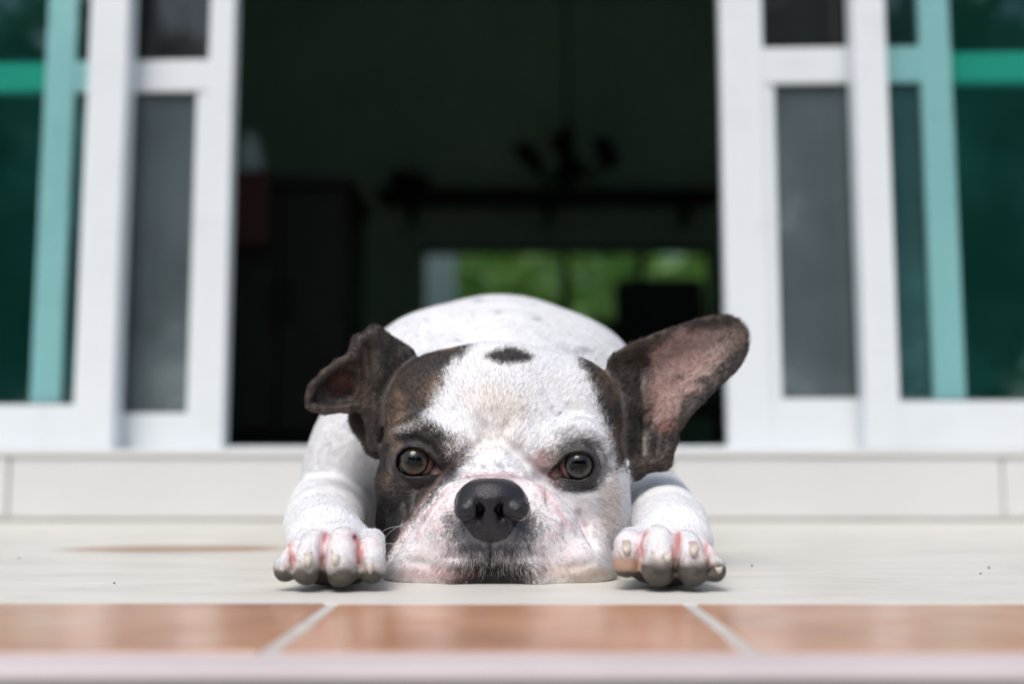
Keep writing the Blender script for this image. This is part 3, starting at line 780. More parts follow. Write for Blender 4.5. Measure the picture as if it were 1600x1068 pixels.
ear(er_poly, YR, ysR, 0.0018, EARR, 0.006)
# rim fold and inner ridge at the foot of that ear
chain([P(1052, 690, 0.868), P(1036, 722, 0.864), P(1012, 728, 0.862)], [0.0035, 0.005, 0.004], 0.005, EARR)
chain([P(990, 735, 0.862), P(980, 690, 0.866), P(985, 640, 0.870), P(978, 585, 0.876)], [0.007, 0.007, 0.006, 0.006], 0.008, EARR)
chain([P(1010, 722, 0.866), P(1012, 690, 0.870), P(1020, 665, 0.876)], [0.005, 0.004, 0.003], 0.006, EARR)
# folded ear: base flap, then the lobe that folds outwards and forwards
YL = 0.874
el_a = [(642, 556), (624, 540), (605, 524), (585, 515), (566, 521), (554, 540), (548, 566), (546, 605), (543, 640), (546, 668), (563, 690), (572, 708), (592, 717), (606, 700), (606, 660), (616, 600)]
zf = lambda py: float(P(560, py, YL)[2])
def ysA(x, z, ins): return YL + 0.004 + 0.010 * sstep(0.0, 0.016, ins) * sstep(zf(700), zf(600), z) - 0.006 * sstep(zf(650), zf(715), z) * 0
ear(el_a, YL, ysA, 0.0022, EARL, 0.006)
el_b = [(562, 536), (548, 553), (528, 564), (508, 579), (490, 597), (480, 612), (481, 626), (488, 641), (506, 644), (540, 641), (564, 640), (574, 618), (572, 585), (571, 556)]
cb_ = Q(536, 598, YL - 0.010)
def ysB(x, z, ins):
    r = np.hypot((x - cb_[0]) / 0.019, (z - cb_[1]) / 0.012)
    return YL - 0.013 + 0.012 * sstep(1.15, 0.3, r) + 0.006 * sstep(0, 0.012, ins)
ear(el_b, YL - 0.008, ysB, 0.0021, EARL, 0.004)
chain([P(612, 540, 0.874), P(586, 520, 0.866), P(562, 534, 0.860), P(552, 556, 0.858)], [0.006, 0.0055, 0.005, 0.0045], 0.005, EARL)
chain([P(486, 634, 0.858), P(508, 640, 0.856), P(545, 637, 0.858), P(570, 630, 0.864)], [0.0030, 0.0032, 0.0034, 0.004], 0.003, EARL)
chain([P(553, 556, 0.858), P(530, 567, 0.856), P(508, 583, 0.855), P(490, 602, 0.856), P(484, 620, 0.857)], [0.0034, 0.0032, 0.0030, 0.0028, 0.0028], 0.003, EARL)
chain([P(560, 560, 0.862), P(562, 585, 0.866), P(556, 615, 0.868)], [0.0030, 0.0030, 0.0025], 0.003, EARL)
chain([P(592, 540, 0.868), P(590, 590, 0.866), P(588, 640, 0.866), P(586, 695, 0.864)], [0.008, 0.009, 0.009, 0.006], 0.008, EARL)
chain([P(572, 542, 0.858), P(573, 570, 0.860), P(574, 605, 0.862)], [0.0034, 0.0038, 0.0026], 0.002, EARL, 'c')
chain([P(606, 590, 0.866), P(602, 640, 0.864), P(600, 690, 0.860)], [0.0020, 0.0026, 0.0016], 0.003, EARL, 'c')

ell(P(614, 562, 0.880), (0.018, 0.014, 0.014), 0.006, EARL)
# join head and trunk
kk = (0.0025 + 0.022 * sstep(0.895, 0.94, ys))[None, :, None].astype(np.float32)
ID = np.where(F < F_BODY, ID, ID_BODY)
hh = np.clip(0.5 + 0.5 * (F_BODY - F) / kk, 0, 1)
F = F_BODY + (F - F_BODY) * hh - kk * hh * (1 - hh)
del hh
# flatten on the floor
F = np.maximum(F, (-0.0012 - zs)[None, None, :])

# ---------------- surface nets on the rectilinear grid
def surface_nets(F):
    S = F < 0
    n = S[:-1, :-1, :-1].astype(np.uint8)
    cnt = np.zeros(n.shape, np.uint8)
    offs = [(i, j, k) for i in (0, 1) for j in (0, 1) for k in (0, 1)]
    for i, j, k in offs:
        cnt += S[i:S.shape[0] - 1 + i, j:S.shape[1] - 1 + j, k:S.shape[2] - 1 + k]
    act = np.argwhere((cnt > 0) & (cnt < 8)).astype(np.int32)
    val = np.stack([F[act[:, 0] + i, act[:, 1] + j, act[:, 2] + k] for i, j, k in offs], 1)
    acc = np.zeros((len(act), 3)); c = np.zeros(len(act))
    cr = np.array(offs, float)
    for a in range(8):
        for b in range(a + 1, 8):
            if np.abs(cr[a] - cr[b]).sum() != 1: continue
            va, vb = val[:, a], val[:, b]
            m = (va < 0) != (vb < 0)
            t = np.where(m, va / np.where(m, va - vb, 1), 0)[:, None]
            acc += np.where(m[:, None], cr[a] + (cr[b] - cr[a]) * t, 0); c += m
    loc = acc / c[:, None]
    V = np.empty((len(act), 3))
    for d, A in enumerate((xs, ys, zs)):
        i0 = act[:, d]; V[:, d] = A[i0] + (A[i0 + 1] - A[i0]) * loc[:, d]
    idx = np.full(cnt.shape, -1, np.int32); idx[tuple(act.T)] = np.arange(len(act), dtype=np.int32)
    quads = []
    for d in range(3):
        sl0 = [slice(None)] * 3; sl1 = [slice(None)] * 3; sl0[d] = slice(0, -1); sl1[d] = slice(1, None)
        a, b = S[tuple(sl0)], S[tuple(sl1)]
        e = np.argwhere(a != b)
        ok = np.ones(len(e), bool)
        o1, o2 = [q for q in range(3) if q != d]
        ok &= (e[:, o1] > 0) & (e[:, o2] > 0) & (e[:, o1] < idx.shape[o1]) & (e[:, o2] < idx.shape[o2])
        e = e[ok]
        q = []
        for u, w in ((0, 0), (1, 0), (1, 1), (0, 1)):
            f = e.copy(); f[:, o1] -= u; f[:, o2] -= w; q.append(idx[tuple(f.T)])
        q = np.stack(q, 1)
        flip = a[tuple(e.T)] if d != 1 else ~a[tuple(e.T)]
        q[flip] = q[flip][:, ::-1]
        quads.append(q)
    quads = np.concatenate(quads)
    pid = ID[act[:, 0], act[:, 1], act[:, 2]]
    return V, quads[(quads >= 0).all(1)], pid
V, QD, PID = surface_nets(F)
def vnormals(V, Qd):
    n = np.cross(V[Qd[:, 2]] - V[Qd[:, 0]], V[Qd[:, 3]] - V[Qd[:, 1]])
    N = np.zeros_like(V)
    for k in range(4):
        for d in range(3): N[:, d] += np.bincount(Qd[:, k], n[:, d], len(V))
    return N / np.maximum(np.linalg.norm(N, axis=1), 1e-12)[:, None]
def smooth(V, Qd, it, lam=0.5):
    e = np.concatenate([Qd[:, [0, 1]], Qd[:, [1, 2]], Qd[:, [2, 3]], Qd[:, [3, 0]]]); e = np.concatenate([e, e[:, ::-1]])
    deg = np.maximum(np.bincount(e[:, 0], minlength=len(V)), 1)
    for _ in range(it):
        A = np.stack([np.bincount(e[:, 0], V[e[:, 1], d], len(V)) for d in range(3)], 1) / deg[:, None]
        V = V + lam * (A - V)
    return V
V1 = smooth(V, QD, 2)
V2 = smooth(V1, QD, 4)
_px, _py = proj(V)
_eye = np.minimum(polysd(_px, _py, EYE['L'][1]), polysd(_px, _py, EYE['R'][1]))
_w = ((PID != NOSE) * np.where((PID == EARR) | (PID == EARL), 0.45, 1.0) * sstep(5, 14, _eye) * sstep(62, 75, np.hypot(_px - 767, (_py - 800) * 1.2)))[:, None]
V = V1 + (V2 - V1) * _w
NR = vnormals(V, QD)
if (NR * (V - np.array((-0.01, 1.1, 0.1)))).sum() < 0:
    QD = QD[:, ::-1]; NR = -NR

# ------------------------------------------------------------------ coat pattern
def vnoise(p, seed=0):
    p = np.asarray(p); i = np.floor(p).astype(np.int64); f = p - i; f = f * f * (3 - 2 * f)
    def h(a, b, c):
        n = (a * 374761393 + b * 668265263 + c * 2147483647 + seed * 1274126177) & 0xFFFFFFFF
        n = ((n ^ (n >> 13)) * 1274126177) & 0xFFFFFFFF
        n = ((n ^ (n >> 16)) * 2246822519) & 0xFFFFFFFF
        return ((n ^ (n >> 15)) & 0xFFFF) / 65535.0
    r = 0
    for a in (0, 1):
        for b in (0, 1):
            for c in (0, 1):
                w = (f[:, 0] if a else 1 - f[:, 0]) * (f[:, 1] if b else 1 - f[:, 1]) * (f[:, 2] if c else 1 - f[:, 2])
                r = r + w * h(i[:, 0] + a, i[:, 1] + b, i[:, 2] + c)
    return r
def linedist(px, py, pts):
    d = np.full(len(px), 1e9)
    for (a, b), (c, e) in zip(pts[:-1], pts[1:]):
        ux, uy = c - a, e - b
        t = np.clip(((px - a) * ux + (py - b) * uy) / (ux * ux + uy * uy), 0, 1)
        d = np.minimum(d, np.hypot(px - a - t * ux, py - b - t * uy))
    return d
def elld(px, py, cx, cy, rx, ry, deg=0.0):
    a = math.radians(deg); dx, dy = px - cx, py - cy
    return np.hypot((dx * math.cos(a) + dy * math.sin(a)) / rx, (-dx * math.sin(a) + dy * math.cos(a)) / ry)
WHITE = np.array((0.845, 0.85, 0.86)); DARK = np.array((0.050, 0.046, 0.045)); BLACK = np.array((0.012, 0.011, 0.012)); TAN = np.array((0.21, 0.145, 0.10))
GREY = np.array((0.11, 0.11, 0.125)); PINK = np.array((0.72, 0.44, 0.43)); RED = np.array((0.45, 0.15, 0.14)); CREAM = np.array((0.76, 0.67, 0.57))
PADC = np.array((0.088, 0.076, 0.064)); IVORY = np.array((0.68, 0.60, 0.52))
PATCH_L = [(540, 500), (640, 535), (690, 528), (738, 533), (722, 552), (699, 578), (690, 602), (676, 632), (664, 655), (690, 671), (716, 688), (736, 714), (716, 734), (697, 748), (674, 778), (657, 800), (641, 817), (628, 838), (612, 860), (596, 890), (540, 890)]
PATCH_R = [(896, 545), (940, 540), (1020, 530), (1020, 790), (988, 748), (976, 724), (966, 735), (958, 712), (952, 684), (943, 656), (934, 630), (924, 602), (912, 578)]
SPOT = [(758, 557), (775, 549), (795, 543), (816, 549), (834, 558), (830, 565), (800, 569.5), (775, 568.5)]
NOSEPOLY = [(709, 790), (714, 770), (728, 755), (748, 747), (787, 747), (807, 755), (822, 772), (828, 792), (822, 806), (810, 815), (802, 828), (790, 841), (766, 848), (743, 841), (731, 827), (724, 815), (712, 806)]
NOSEPOLY = catmull(NOSEPOLY, 3)
PINK_R = [(1036, 528), (1090, 512), (1134, 514), (1124, 566), (1092, 600), (1068, 626), (1044, 660), (1012, 652), (1002, 612), (1008, 560)]
ERP = catmull(er_poly, 3); ELB = catmull(el_b, 3)
def paint(p, n, pid, rg):
    N = len(p)
    px, py = proj(p)
    j = rg.normal(0, 1, N)
    nA = vnoise(p * 160, 1) - 0.5; nB = vnoise(p * 420, 2) - 0.5; nC = vnoise(p * 45, 3) - 0.5
    nS = vnoise(p * np.array((300, 300, 90)), 4)
    c = np.tile(WHITE, (N, 1)); c *= (1 + 0.03 * nC + 0.03 * nB)[:, None]
    ln = np.full(N, 0.0050); cov = np.ones(N)
    def mix(w, col_):
        nonlocal c
        w = np.clip(w, 0, 1)[:, None]; c = c * (1 - w) + np.asarray(col_) * w
    front = n[:, 1] < 0.35
    head = ((pid == HEAD) | (pid == MUZ) | (pid == NOSE)) & (p[:, 1] < 0.945)
    # ---------- head
    h = head.astype(float)
    ln = np.where(head, 0.0044, ln)
    mix(h * 0.40 * sstep(1.2, 0.2, elld(px, py, 780, 632, 70, 42) + nC * 0.6), CREAM)
    mix(h * 0.30 * sstep(1.2, 0.3, elld(px, py, 772, 690, 55, 26)), CREAM)
    mix(h * 0.55 * sstep(1.25, 0.3, elld(px, py, 952, 795, 26, 62) + nC * 0.4), (0.60, 0.50, 0.41))
    # pink skin glowing through the thin muzzle coat
    mz = h * sstep(1.1, 0.6, elld(px, py, 770, 835, 185, 98))
    mix(mz * (0.34 + 0.55 * nA + 0.3 * nC), (0.73, 0.54, 0.545))
    mix(h * 0.6 * sstep(1.2, 0.4, elld(px, py, 772, 745, 52, 10)), (0.62, 0.42, 0.44))
    mix(h * 0.55 * sstep(1.2, 0.4, elld(px, py, 848, 722, 26, 14, 35)), (0.66, 0.40, 0.37))
    # dark patches
    dL = polysd(px, py, PATCH_L) + nA * 12 + j * 4.6
    wL = sstep(5, -5, dL) * h
    dR = polysd(px, py, PATCH_R) + nA * 12 + j * 4.6
    wR = sstep(5, -5, dR) * h
    tanz = np.maximum.reduce([sstep(1.1, 0.3, elld(px, py, 622, 650, 24, 80, 8)), sstep(1.1, 0.2, elld(px, py, 672, 612, 26, 34, 30)), sstep(1.1, 0.2, elld(px, py, 690, 545, 40, 10)) * 0.8,
                              sstep(1.1, 0.2, elld(px, py, 948, 600, 20, 50, -20)), sstep(1.1, 0.3, elld(px, py, 962, 690, 14, 60)), sstep(1.2, 0.3, elld(px, py, 606, 770, 16, 60)) * 0.5])
    coat = DARK + (TAN - DARK) * (np.clip(tanz * (0.25 + 1.5 * (nS - 0.3)) + 0.10 * nS + 0.10 * (rg.random(N) < 0.25), 0, 1))[:, None]
    wP = np.maximum(wL, wR)
    c = c * (1 - wP[:, None]) + coat * wP[:, None]
    mix(h * sstep(1.1, 0.5, elld(px, py, 604, 810, 24, 44)) * wL, BLACK * 1.5)
    mix(wL * h * 0.5 * sstep(1.1, 0.4, elld(px, py, 640, 785, 18, 26)) * (nS > 0.5), (0.35, 0.32, 0.29))
    mix(h * sstep(2.5, -2.5, polysd(px, py, SPOT) + nB * 4 + j * 1.6), DARK * 1.3)
    # brow: light guard hairs over dark skin
    mix(h * wL * sstep(1.15, 0.5, elld(px, py, 640, 668, 34, 9, -18)) * (rg.random(N) < 0.6), (0.5, 0.49, 0.48))
    mix(h * wL * sstep(1.1, 0.4, elld(px, py, 715, 700, 30, 26, 35)) * (rg.random(N) < 0.55), (0.62, 0.58, 0.56))
    mix(h * sstep(1.1, 0.55, elld(px, py, 655, 690, 44, 16, 12)) * 0.85 * (rg.random(N) < 0.85), BLACK * 2)
    mix(h * sstep(1.1, 0.6, elld(px, py, 690, 745, 34, 15, -20)) * 0.8, GREY * 0.35)
    # the other eye: dark lids, streaked brow, rosy inner corner
    mix(h * sstep(1.15, 0.75, elld(px, py, 906, 727, 45, 41) + nA * 0.25 + j * 0.05), DARK * 1.3)
    mix(h * sstep(1.15, 0.5, elld(px, py, 905, 686, 46, 18, 10)) * (0.25 + 0.75 * (np.sin(py * 0.9 + nA * 4 + (px - 905) ** 2 * 0.004) > 0.1)) * 0.55, (0.10, 0.09, 0.09))
    mix(h * sstep(1.15, 0.6, elld(px, py, 893, 757, 42, 14, 8)) * 0.85 * (rg.random(N) < 0.85), DARK * 1.4)
    mix(h * sstep(1.1, 0.4, elld(px, py, 858, 712, 24, 20, -30)) * (rg.random(N) < 0.6) * 0.8, (0.30, 0.21, 0.18))
    mix(h * sstep(1.1, 0.4, elld(px, py, 858, 736, 20, 9, 10)) * 0.8, (0.10, 0.07, 0.06))
    # lid margins
    eL, eR = polysd(px, py, EYE['L'][1]), polysd(px, py, EYE['R'][1])
    e = np.minimum(eL, eR)
    mix(h * sstep(6.0, 3.0, e), BLACK); mix(0.9 * h * (e < -1.0) * ((px < 780) * (px > 672) + (px > 780) * (px < 882)), (0.20, 0.10, 0.10))
    ln = np.where(head & (e < 14), 0.0022, ln); cov = np.where(head & (e < 4.0), 0, cov)
    # muzzle: slate skin round the nose, dark lips, freckles, rosy folds
    g = elld(px, py, 767, 826, 84, 52)
    mix(h * 0.92 * sstep(1.12, 0.62, g + nA * 0.35 + j * 0.10), GREY * 0.75)
    g2 = elld(px, py, 768, 900, 82, 34)
    mix(h * sstep(1.15, 0.60, g2 + nA * 0.35 + j * 0.12), DARK * 0.7)
    fr = vnoise(p * 520, 7) * 0.6 + 0.4 * vnoise(p * 90, 8)
    mix(mz * sstep(0.60, 0.72, fr) * 0.42 * (rg.random(N) < 0.7), GREY * 1.8)
    mix(h * sstep(1.1, 0.5, elld(px, py, 680, 894, 75, 15)) * 0.40, PINK * 0.95)
    mix(h * sstep(1.1, 0.5, elld(px, py, 900, 893, 70, 14)) * 0.6, (0.62, 0.48, 0.38))
    for pts, w, colr in (([(716, 716), (694, 738), (668, 772), (640, 815), (618, 850)], 3.5, (0.50, 0.33, 0.28)), ([(838, 758), (864, 786), (886, 818)], 4, (0.52, 0.23, 0.24)),
                         ([(700, 762), (676, 790), (655, 822)], 3, (0.60, 0.40, 0.40)), ([(905, 800), (914, 818), (918, 834)], 3.5, (0.26, 0.12, 0.09)), ([(822, 716), (846, 736), (870, 756)], 3.5, (0.45, 0.17, 0.15))):
        mix(h * 0.36 * np.exp(-(linedist(px, py, pts) / w) ** 2) * (0.6 + 0.8 * nS), colr)
    ln = np.where(head & (mz > 0.3), 0.0026, ln)
    ln = np.where(head & (elld(px, py, 768, 875, 90, 34) < 1), 0.0055, ln)
    nose = head & (polysd(px, py, NOSEPOLY) < 0)
    nw = nose * 1.0
    mix(h * 0.85 * np.exp(-(linedist(px, py, [(765, 796), (765, 832), (766, 872)]) / 2.0) ** 2), BLACK)
    mix(nw, np.array((0.014, 0.014, 0.018))); c[nose] *= (0.75 + 1.0 * vnoise(p[nose] * 1300, 61))[:, None]; cov = np.where(nose, 0, cov)
    
    # ---------- ears
    er = (pid == EARR) * 1.0; el = (pid == EARL) * 1.0
    erim = DARK * 1.05 + (TAN * 0.7 - DARK) * np.clip(0.38 * nS + nC * 0.4 + 0.15 * (rg.random(N) < 0.2), 0, 1)[:, None]
    we = (er + el)[:, None]; c = c * (1 - we) + erim * we
    inR = er * front * sstep(12, -16, polysd(px, py, PINK_R) + nA * 22 + nC * 20)
    mix(inR * (0.85 + 0.4 * nC + 0.3 * nB), np.array((0.44, 0.30, 0.265)))
    mix(er * front * sstep(1.1, 0.4, elld(px, py, 1126, 532, 44, 28, -25) + nA * 0.4) * 0.75, (0.34, 0.265, 0.235))
    mix(er * front * sstep(1.1, 0.3, elld(px, py, 1040, 665, 22, 16) + nA * 0.4) * 0.7, (0.22, 0.10, 0.085))
    mix(er * front * sstep(1.1, 0.3, elld(px, py, 1003, 596, 8, 26) + nA * 0.4) * 0.6, (0.42, 0.40, 0.40))
    mix(er * front * sstep(1.1, 0.3, elld(px, py, 1007, 690, 6, 26) + nA * 0.4) * 0.6, (0.40, 0.37, 0.34))
    mix(er * front * sstep(1.1, 0.3, elld(px, py, 1062, 590, 12, 8)) * 0.7, (0.12, 0.07, 0.06))
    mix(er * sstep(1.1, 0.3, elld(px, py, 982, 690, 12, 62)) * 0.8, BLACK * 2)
    mix(el * front * sstep(1.15, 0.5, elld(px, py, 534, 600, 27, 17, -18) + nA * 0.5) * 0.85, (0.23, 0.112, 0.108))
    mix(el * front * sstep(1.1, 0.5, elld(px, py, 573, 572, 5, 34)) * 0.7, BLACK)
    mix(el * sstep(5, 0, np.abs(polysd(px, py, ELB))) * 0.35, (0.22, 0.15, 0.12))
    ln = np.where((er + el) > 0, 0.0034, ln)
    edge = np.where(er > 0, -polysd(px, py, ERP), np.where(el > 0, 20.0, 99.0)); ln = np.where((er > 0) & (edge < 8), 0.0040, ln); cov = np.where(inR > 0.4, 0.45, cov)
    ln = np.where((er > 0) & (elld(px, py, 990, 620, 26, 90) < 1), 0.006, ln)
    # ---------- legs and paws
    arm = (pid == ARM)
    ln = np.where(arm, 0.0042, ln)
    paw = ((pid == PAWL) | (pid == PAWR) | (pid == PAD)) & (p[:, 1] < 0.80)
    pw = paw * 1.0
    ln = np.where(paw, 0.0034, ln)
    c = c * (1 - 0.07 * pw)[:, None]; mix(pw * (0.10 + 0.4 * nC + 0.3 * nA) * sstep(0.775, 0.735, p[:, 1]), (0.76, 0.56, 0.54))
    dc = np.min([linedist(px, py, q) for q in CLEFTS], axis=0)
    up = sstep(900, 880, py) * sstep(822, 836, py); mix(pw * up * 0.5 * np.exp(-((dc + 8 * nA) / 9) ** 2), (0.72, 0.50, 0.49)); mix(pw * up * 0.9 * np.exp(-((dc + 6 * nA) / 3.6) ** 2), RED)
    left = px < 780
    lim = np.where(left, 888.0, np.where(px < 1000, 872, 880.0))
    wpad = pw * front * sstep(-7, 7, py - lim + nA * 14) 
    mix(pw * front * 0.55 * sstep(-26, -2, py - lim + nA * 14), (0.50, 0.45, 0.40))
    padc = PADC * (1 + 0.9 * nA + 0.5 * nB)[:, None]
    padc = np.where(((px > 780) & (px < 1002))[:, None], np.array((0.46, 0.29, 0.22)), padc)
    c = c * (1 - wpad[:, None]) + padc * wpad[:, None]
    under = pw * sstep(-0.35, -0.7, n[:, 2]); mix(under, PADC * 0.7)
    cov = np.where((wpad > 0.4) | (under > 0.5) | ((dc < 5) & paw), 0, cov)
    # ---------- body: faint grey ticking
    b = (pid == BODY) * 1.0; c = c * (1 - 0.05 * b)[:, None]
    for q in ((748, 470, 12, 4), (778, 489, 7, 3), (838, 499, 10, 3.5), (908, 548, 16, 7), (718, 533, 9, 2.5), (668, 500, 6, 2)):
        mix(b * 0.45 * sstep(1.2, 0.3, elld(px, py, *q)), (0.30, 0.30, 0.32))
    for q in ((818, 641, 9, 2.5), (871, 649, 6, 2)):
        mix(h * 0.6 * sstep(1.2, 0.3, elld(px, py, *q)), (0.2, 0.2, 0.22))
    wet = np.where(nose, 1.0, np.where(e < 4, 0.8, 0.0)) * (1.0 * head)
    return np.clip(c, 0.004, 0.9), ln, cov, wet
rg = np.random.default_rng(7)
VC, VLN, VCOV, VWET = paint(V, NR, PID, rg)

# ------------------------------------------------------------------ dog objects
ORG = np.array((-0.01, 0.95, 0.0))
dog = empty('dog', tuple(ORG)); tag(dog, 'white dog with dark brindle patches lying chin down on the porch tiles', 'dog')
# coat and skin material
m = NT('dog_skin')
at_ = m.n('ShaderNodeAttribute'); at_.attribute_name = 'coat'; m.l(at_.outputs['Color'], m.b.inputs['Base Color'])
aw = m.n('ShaderNodeAttribute'); aw.attribute_name = 'wet'
m.l(m.ramp(aw.outputs['Fac'], [(0.0, (0.62,) * 3), (1.0, (0.30,) * 3)]), m.b.inputs['Roughness'])
tcn = m.n('ShaderNodeTexCoord'); vo = m.n('ShaderNodeTexVoronoi'); vo.inputs['Scale'].default_value = 1100
m.l(tcn.outputs['Object'], vo.inputs['Vector'])
bp = m.n('ShaderNodeBump'); bp.inputs['Distance'].default_value = 0.0006; m.l(m.math('MULTIPLY', aw.outputs['Fac'], 0.40), bp.inputs['Strength'])
m.l(vo.outputs['Distance'], bp.inputs['Height']); m.l(bp.outputs[0], m.b.inputs['Normal'])
m.set(Subsurface_Weight=0.08, Subsurface_Scale=0.004, Specular_IOR_Level=0.38)
M['dog'] = m.m
me = bpy.data.meshes.new('body')
me.vertices.add(len(V)); me.vertices.foreach_set('co', (V - ORG).astype(np.float32).ravel())
me.loops.add(len(QD) * 4); me.loops.foreach_set('vertex_index', QD.astype(np.int32).ravel())
me.polygons.add(len(QD)); me.polygons.foreach_set('loop_start', np.arange(0, len(QD) * 4, 4, dtype=np.int32))
me.update(calc_edges=True); me.polygons.foreach_set('use_smooth', np.ones(len(QD), bool))
a = me.attributes.new('coat', 'FLOAT_COLOR', 'POINT'); a.data.foreach_set('color', np.concatenate([VC, np.ones((len(V), 1))], 1).astype(np.float32).ravel())
a = me.attributes.new('wet', 'FLOAT', 'POINT'); a.data.foreach_set('value', VWET.astype(np.float32))
me.materials.append(M['dog'])
body = bpy.data.objects.new('body', me); col.objects.link(body); body.parent = dog

# ------------------------------------------------------------------ fur
hm = NT('fur')
ah = hm.n('ShaderNodeAttribute'); ah.attribute_name = 'coat'; hm.l(ah.outputs['Color'], hm.b.inputs['Base Color'])
hm.set(Roughness=0.5, Specular_IOR_Level=0.3)
htr = hm.n('ShaderNodeBsdfTranslucent'); hm.l(ah.outputs['Color'], htr.inputs[0])
hmx = hm.n('ShaderNodeMixShader'); hmx.inputs[0].default_value = 0.38; hm.l(hm.b.outputs[0], hmx.inputs[1]); hm.l(htr.outputs[0], hmx.inputs[2]); hm.l(hmx.outputs[0], hm.out.inputs[0])
M['fur'] = hm.m
def haircurves(name, pts, rad, colr):
    """pts (n, k, 3) in dog space, rad (n, k), colr (n, 3)"""
    n, k = pts.shape[:2]
    hc = bpy.data.hair_curves.new(name)
    hc.add_curves([k] * n)
    hc.attributes['position'].data.foreach_set('vector', pts.astype(np.float32).ravel())
    ra = hc.attributes.get('radius') or hc.attributes.new('radius', 'FLOAT', 'POINT')
    ra.data.foreach_set('value', rad.astype(np.float32).ravel())
    ca_ = hc.attributes.new('coat', 'FLOAT_COLOR', 'CURVE')
    ca_.data.foreach_set('color', np.concatenate([colr, np.ones((n, 1))], 1).astype(np.float32).ravel())
    hc.materials.append(M['fur'])
    o = bpy.data.objects.new(name, hc); col.objects.link(o); o.parent = dog
    return o
scene.cycles_curves.shape = 'RIBBONS'
NH = 520000
T = np.concatenate([QD[:, [0, 1, 2]], QD[:, [0, 2, 3]]])
ar = np.linalg.norm(np.cross(V[T[:, 1]] - V[T[:, 0]], V[T[:, 2]] - V[T[:, 0]]), axis=1)
tp = PID[T[:, 0]]; ty = V[T[:, 0], 1]; tn = NR[T[:, 0]]
wgt = np.where(tp == BODY, np.where(ty < 1.15, 0.8, 0.2), 1.0)
view = np.array((0, 0, CAM_H)) - V[T[:, 0]]; view /= np.linalg.norm(view, axis=1)[:, None]
facing = (tn * view).sum(1)
wgt = wgt * np.where(facing > -0.25, 1.0, 0.25) * np.where(VCOV[T[:, 0]] > 0, 1.0, 0.15)      # fewer hairs on the belly and the far side
pr = ar * wgt; pr /= pr.sum()
ti = rg.choice(len(T), NH, p=pr)
u, w = rg.random(NH), rg.random(NH); sw = u + w > 1; u[sw], w[sw] = 1 - u[sw], 1 - w[sw]
tri = T[ti]
p0 = V[tri[:, 0]] + u[:, None] * (V[tri[:, 1]] - V[tri[:, 0]]) + w[:, None] * (V[tri[:, 2]] - V[tri[:, 0]])
nn = NR[tri[:, 0]] * (1 - u - w)[:, None] + NR[tri[:, 1]] * u[:, None] + NR[tri[:, 2]] * w[:, None]; nn /= np.linalg.norm(nn, axis=1)[:, None]
pid_h = PID[tri[:, 0]]
hc_, hl_, hcov, hwet = paint(p0, nn, pid_h, rg)
keep = (rg.random(NH) < hcov) & (p0[:, 2] > 0.0015)
p0, nn, pid_h, hc_, hl_ = p0[keep], nn[keep], pid_h[keep], hc_[keep], hl_[keep]
n = len(p0)
# lie of the coat
hx, hy = proj(p0)
NOSEC = P(768, 775, 0.765)
dirv = p0 - NOSEC
muz = pid_h == MUZ
dirv[muz] += np.array((0, 0, -0.02))
isb = pid_h == BODY; dirv[isb] = np.array((0.0, 1.0, -0.45))
isl = (pid_h == ARM) | (pid_h == PAWL) | (pid_h == PAWR) | (pid_h == PAD); dirv[isl] = np.array((0.0, -1.0, -0.35))
isr = pid_h == EARR; dirv[isr] = np.array((0.9, 0.1, 0.6)); ise = pid_h == EARL; dirv[ise] = np.array((-0.9, 0.0, -0.25))
dirv /= np.linalg.norm(dirv, axis=1)[:, None]
swirl = np.stack([vnoise(p0 * 70, 31) - 0.5, vnoise(p0 * 70, 32) - 0.5, vnoise(p0 * 70, 33) - 0.5], 1)
dirv = dirv + 0.30 * swirl + rg.normal(0, 0.09, (n, 3))
tg = dirv - (dirv * nn).sum(1)[:, None] * nn; tg /= np.maximum(np.linalg.norm(tg, axis=1), 1e-6)[:, None]
L = hl_ * rg.uniform(0.65, 1.25, n)
lift = (np.where(isb, 0.20, np.where(pid_h == ARM, 0.22, 0.33)) + np.where(isr | ise, 0.10, 0.0) + 0.10 * (vnoise(p0 * 120, 40) - 0.5) + rg.normal(0, 0.07, n))[:, None]
d0 = tg + nn * lift; d0 /= np.linalg.norm(d0, axis=1)[:, None]
d1 = tg + nn * (lift * 0.35); d1 /= np.linalg.norm(d1, axis=1)[:, None]
a0 = p0 - nn * 0.0004; a1 = a0 + d0 * (L * 0.38)[:, None]; a2 = a1 + (d0 + d1) * (L * 0.16)[:, None]; a3 = a2 + d1 * (L * 0.32)[:, None]
pts = np.stack([a0, a1, a2, a3], 1); pts[:, :, 2] = np.maximum(pts[:, :, 2], 0.0006)
rr_ = np.array((0.00012, 0.00011, 0.000085, 0.00003))[None, :] * rg.uniform(0.8, 1.25, (n, 1)) * np.where(isb, 1.25, 1.0)[:, None]
dk = hc_.mean(1) < 0.25
hc_ = hc_ * np.where(dk, rg.uniform(0.45, 1.75, n), rg.uniform(0.86, 1.10, n))[:, None] * (1 + np.where(dk, 1.1, 0.14) * (vnoise(p0 * 750, 50) - 0.5))[:, None]
haircurves('fur', pts - ORG, rr_, np.clip(hc_, 0.003, 0.95))

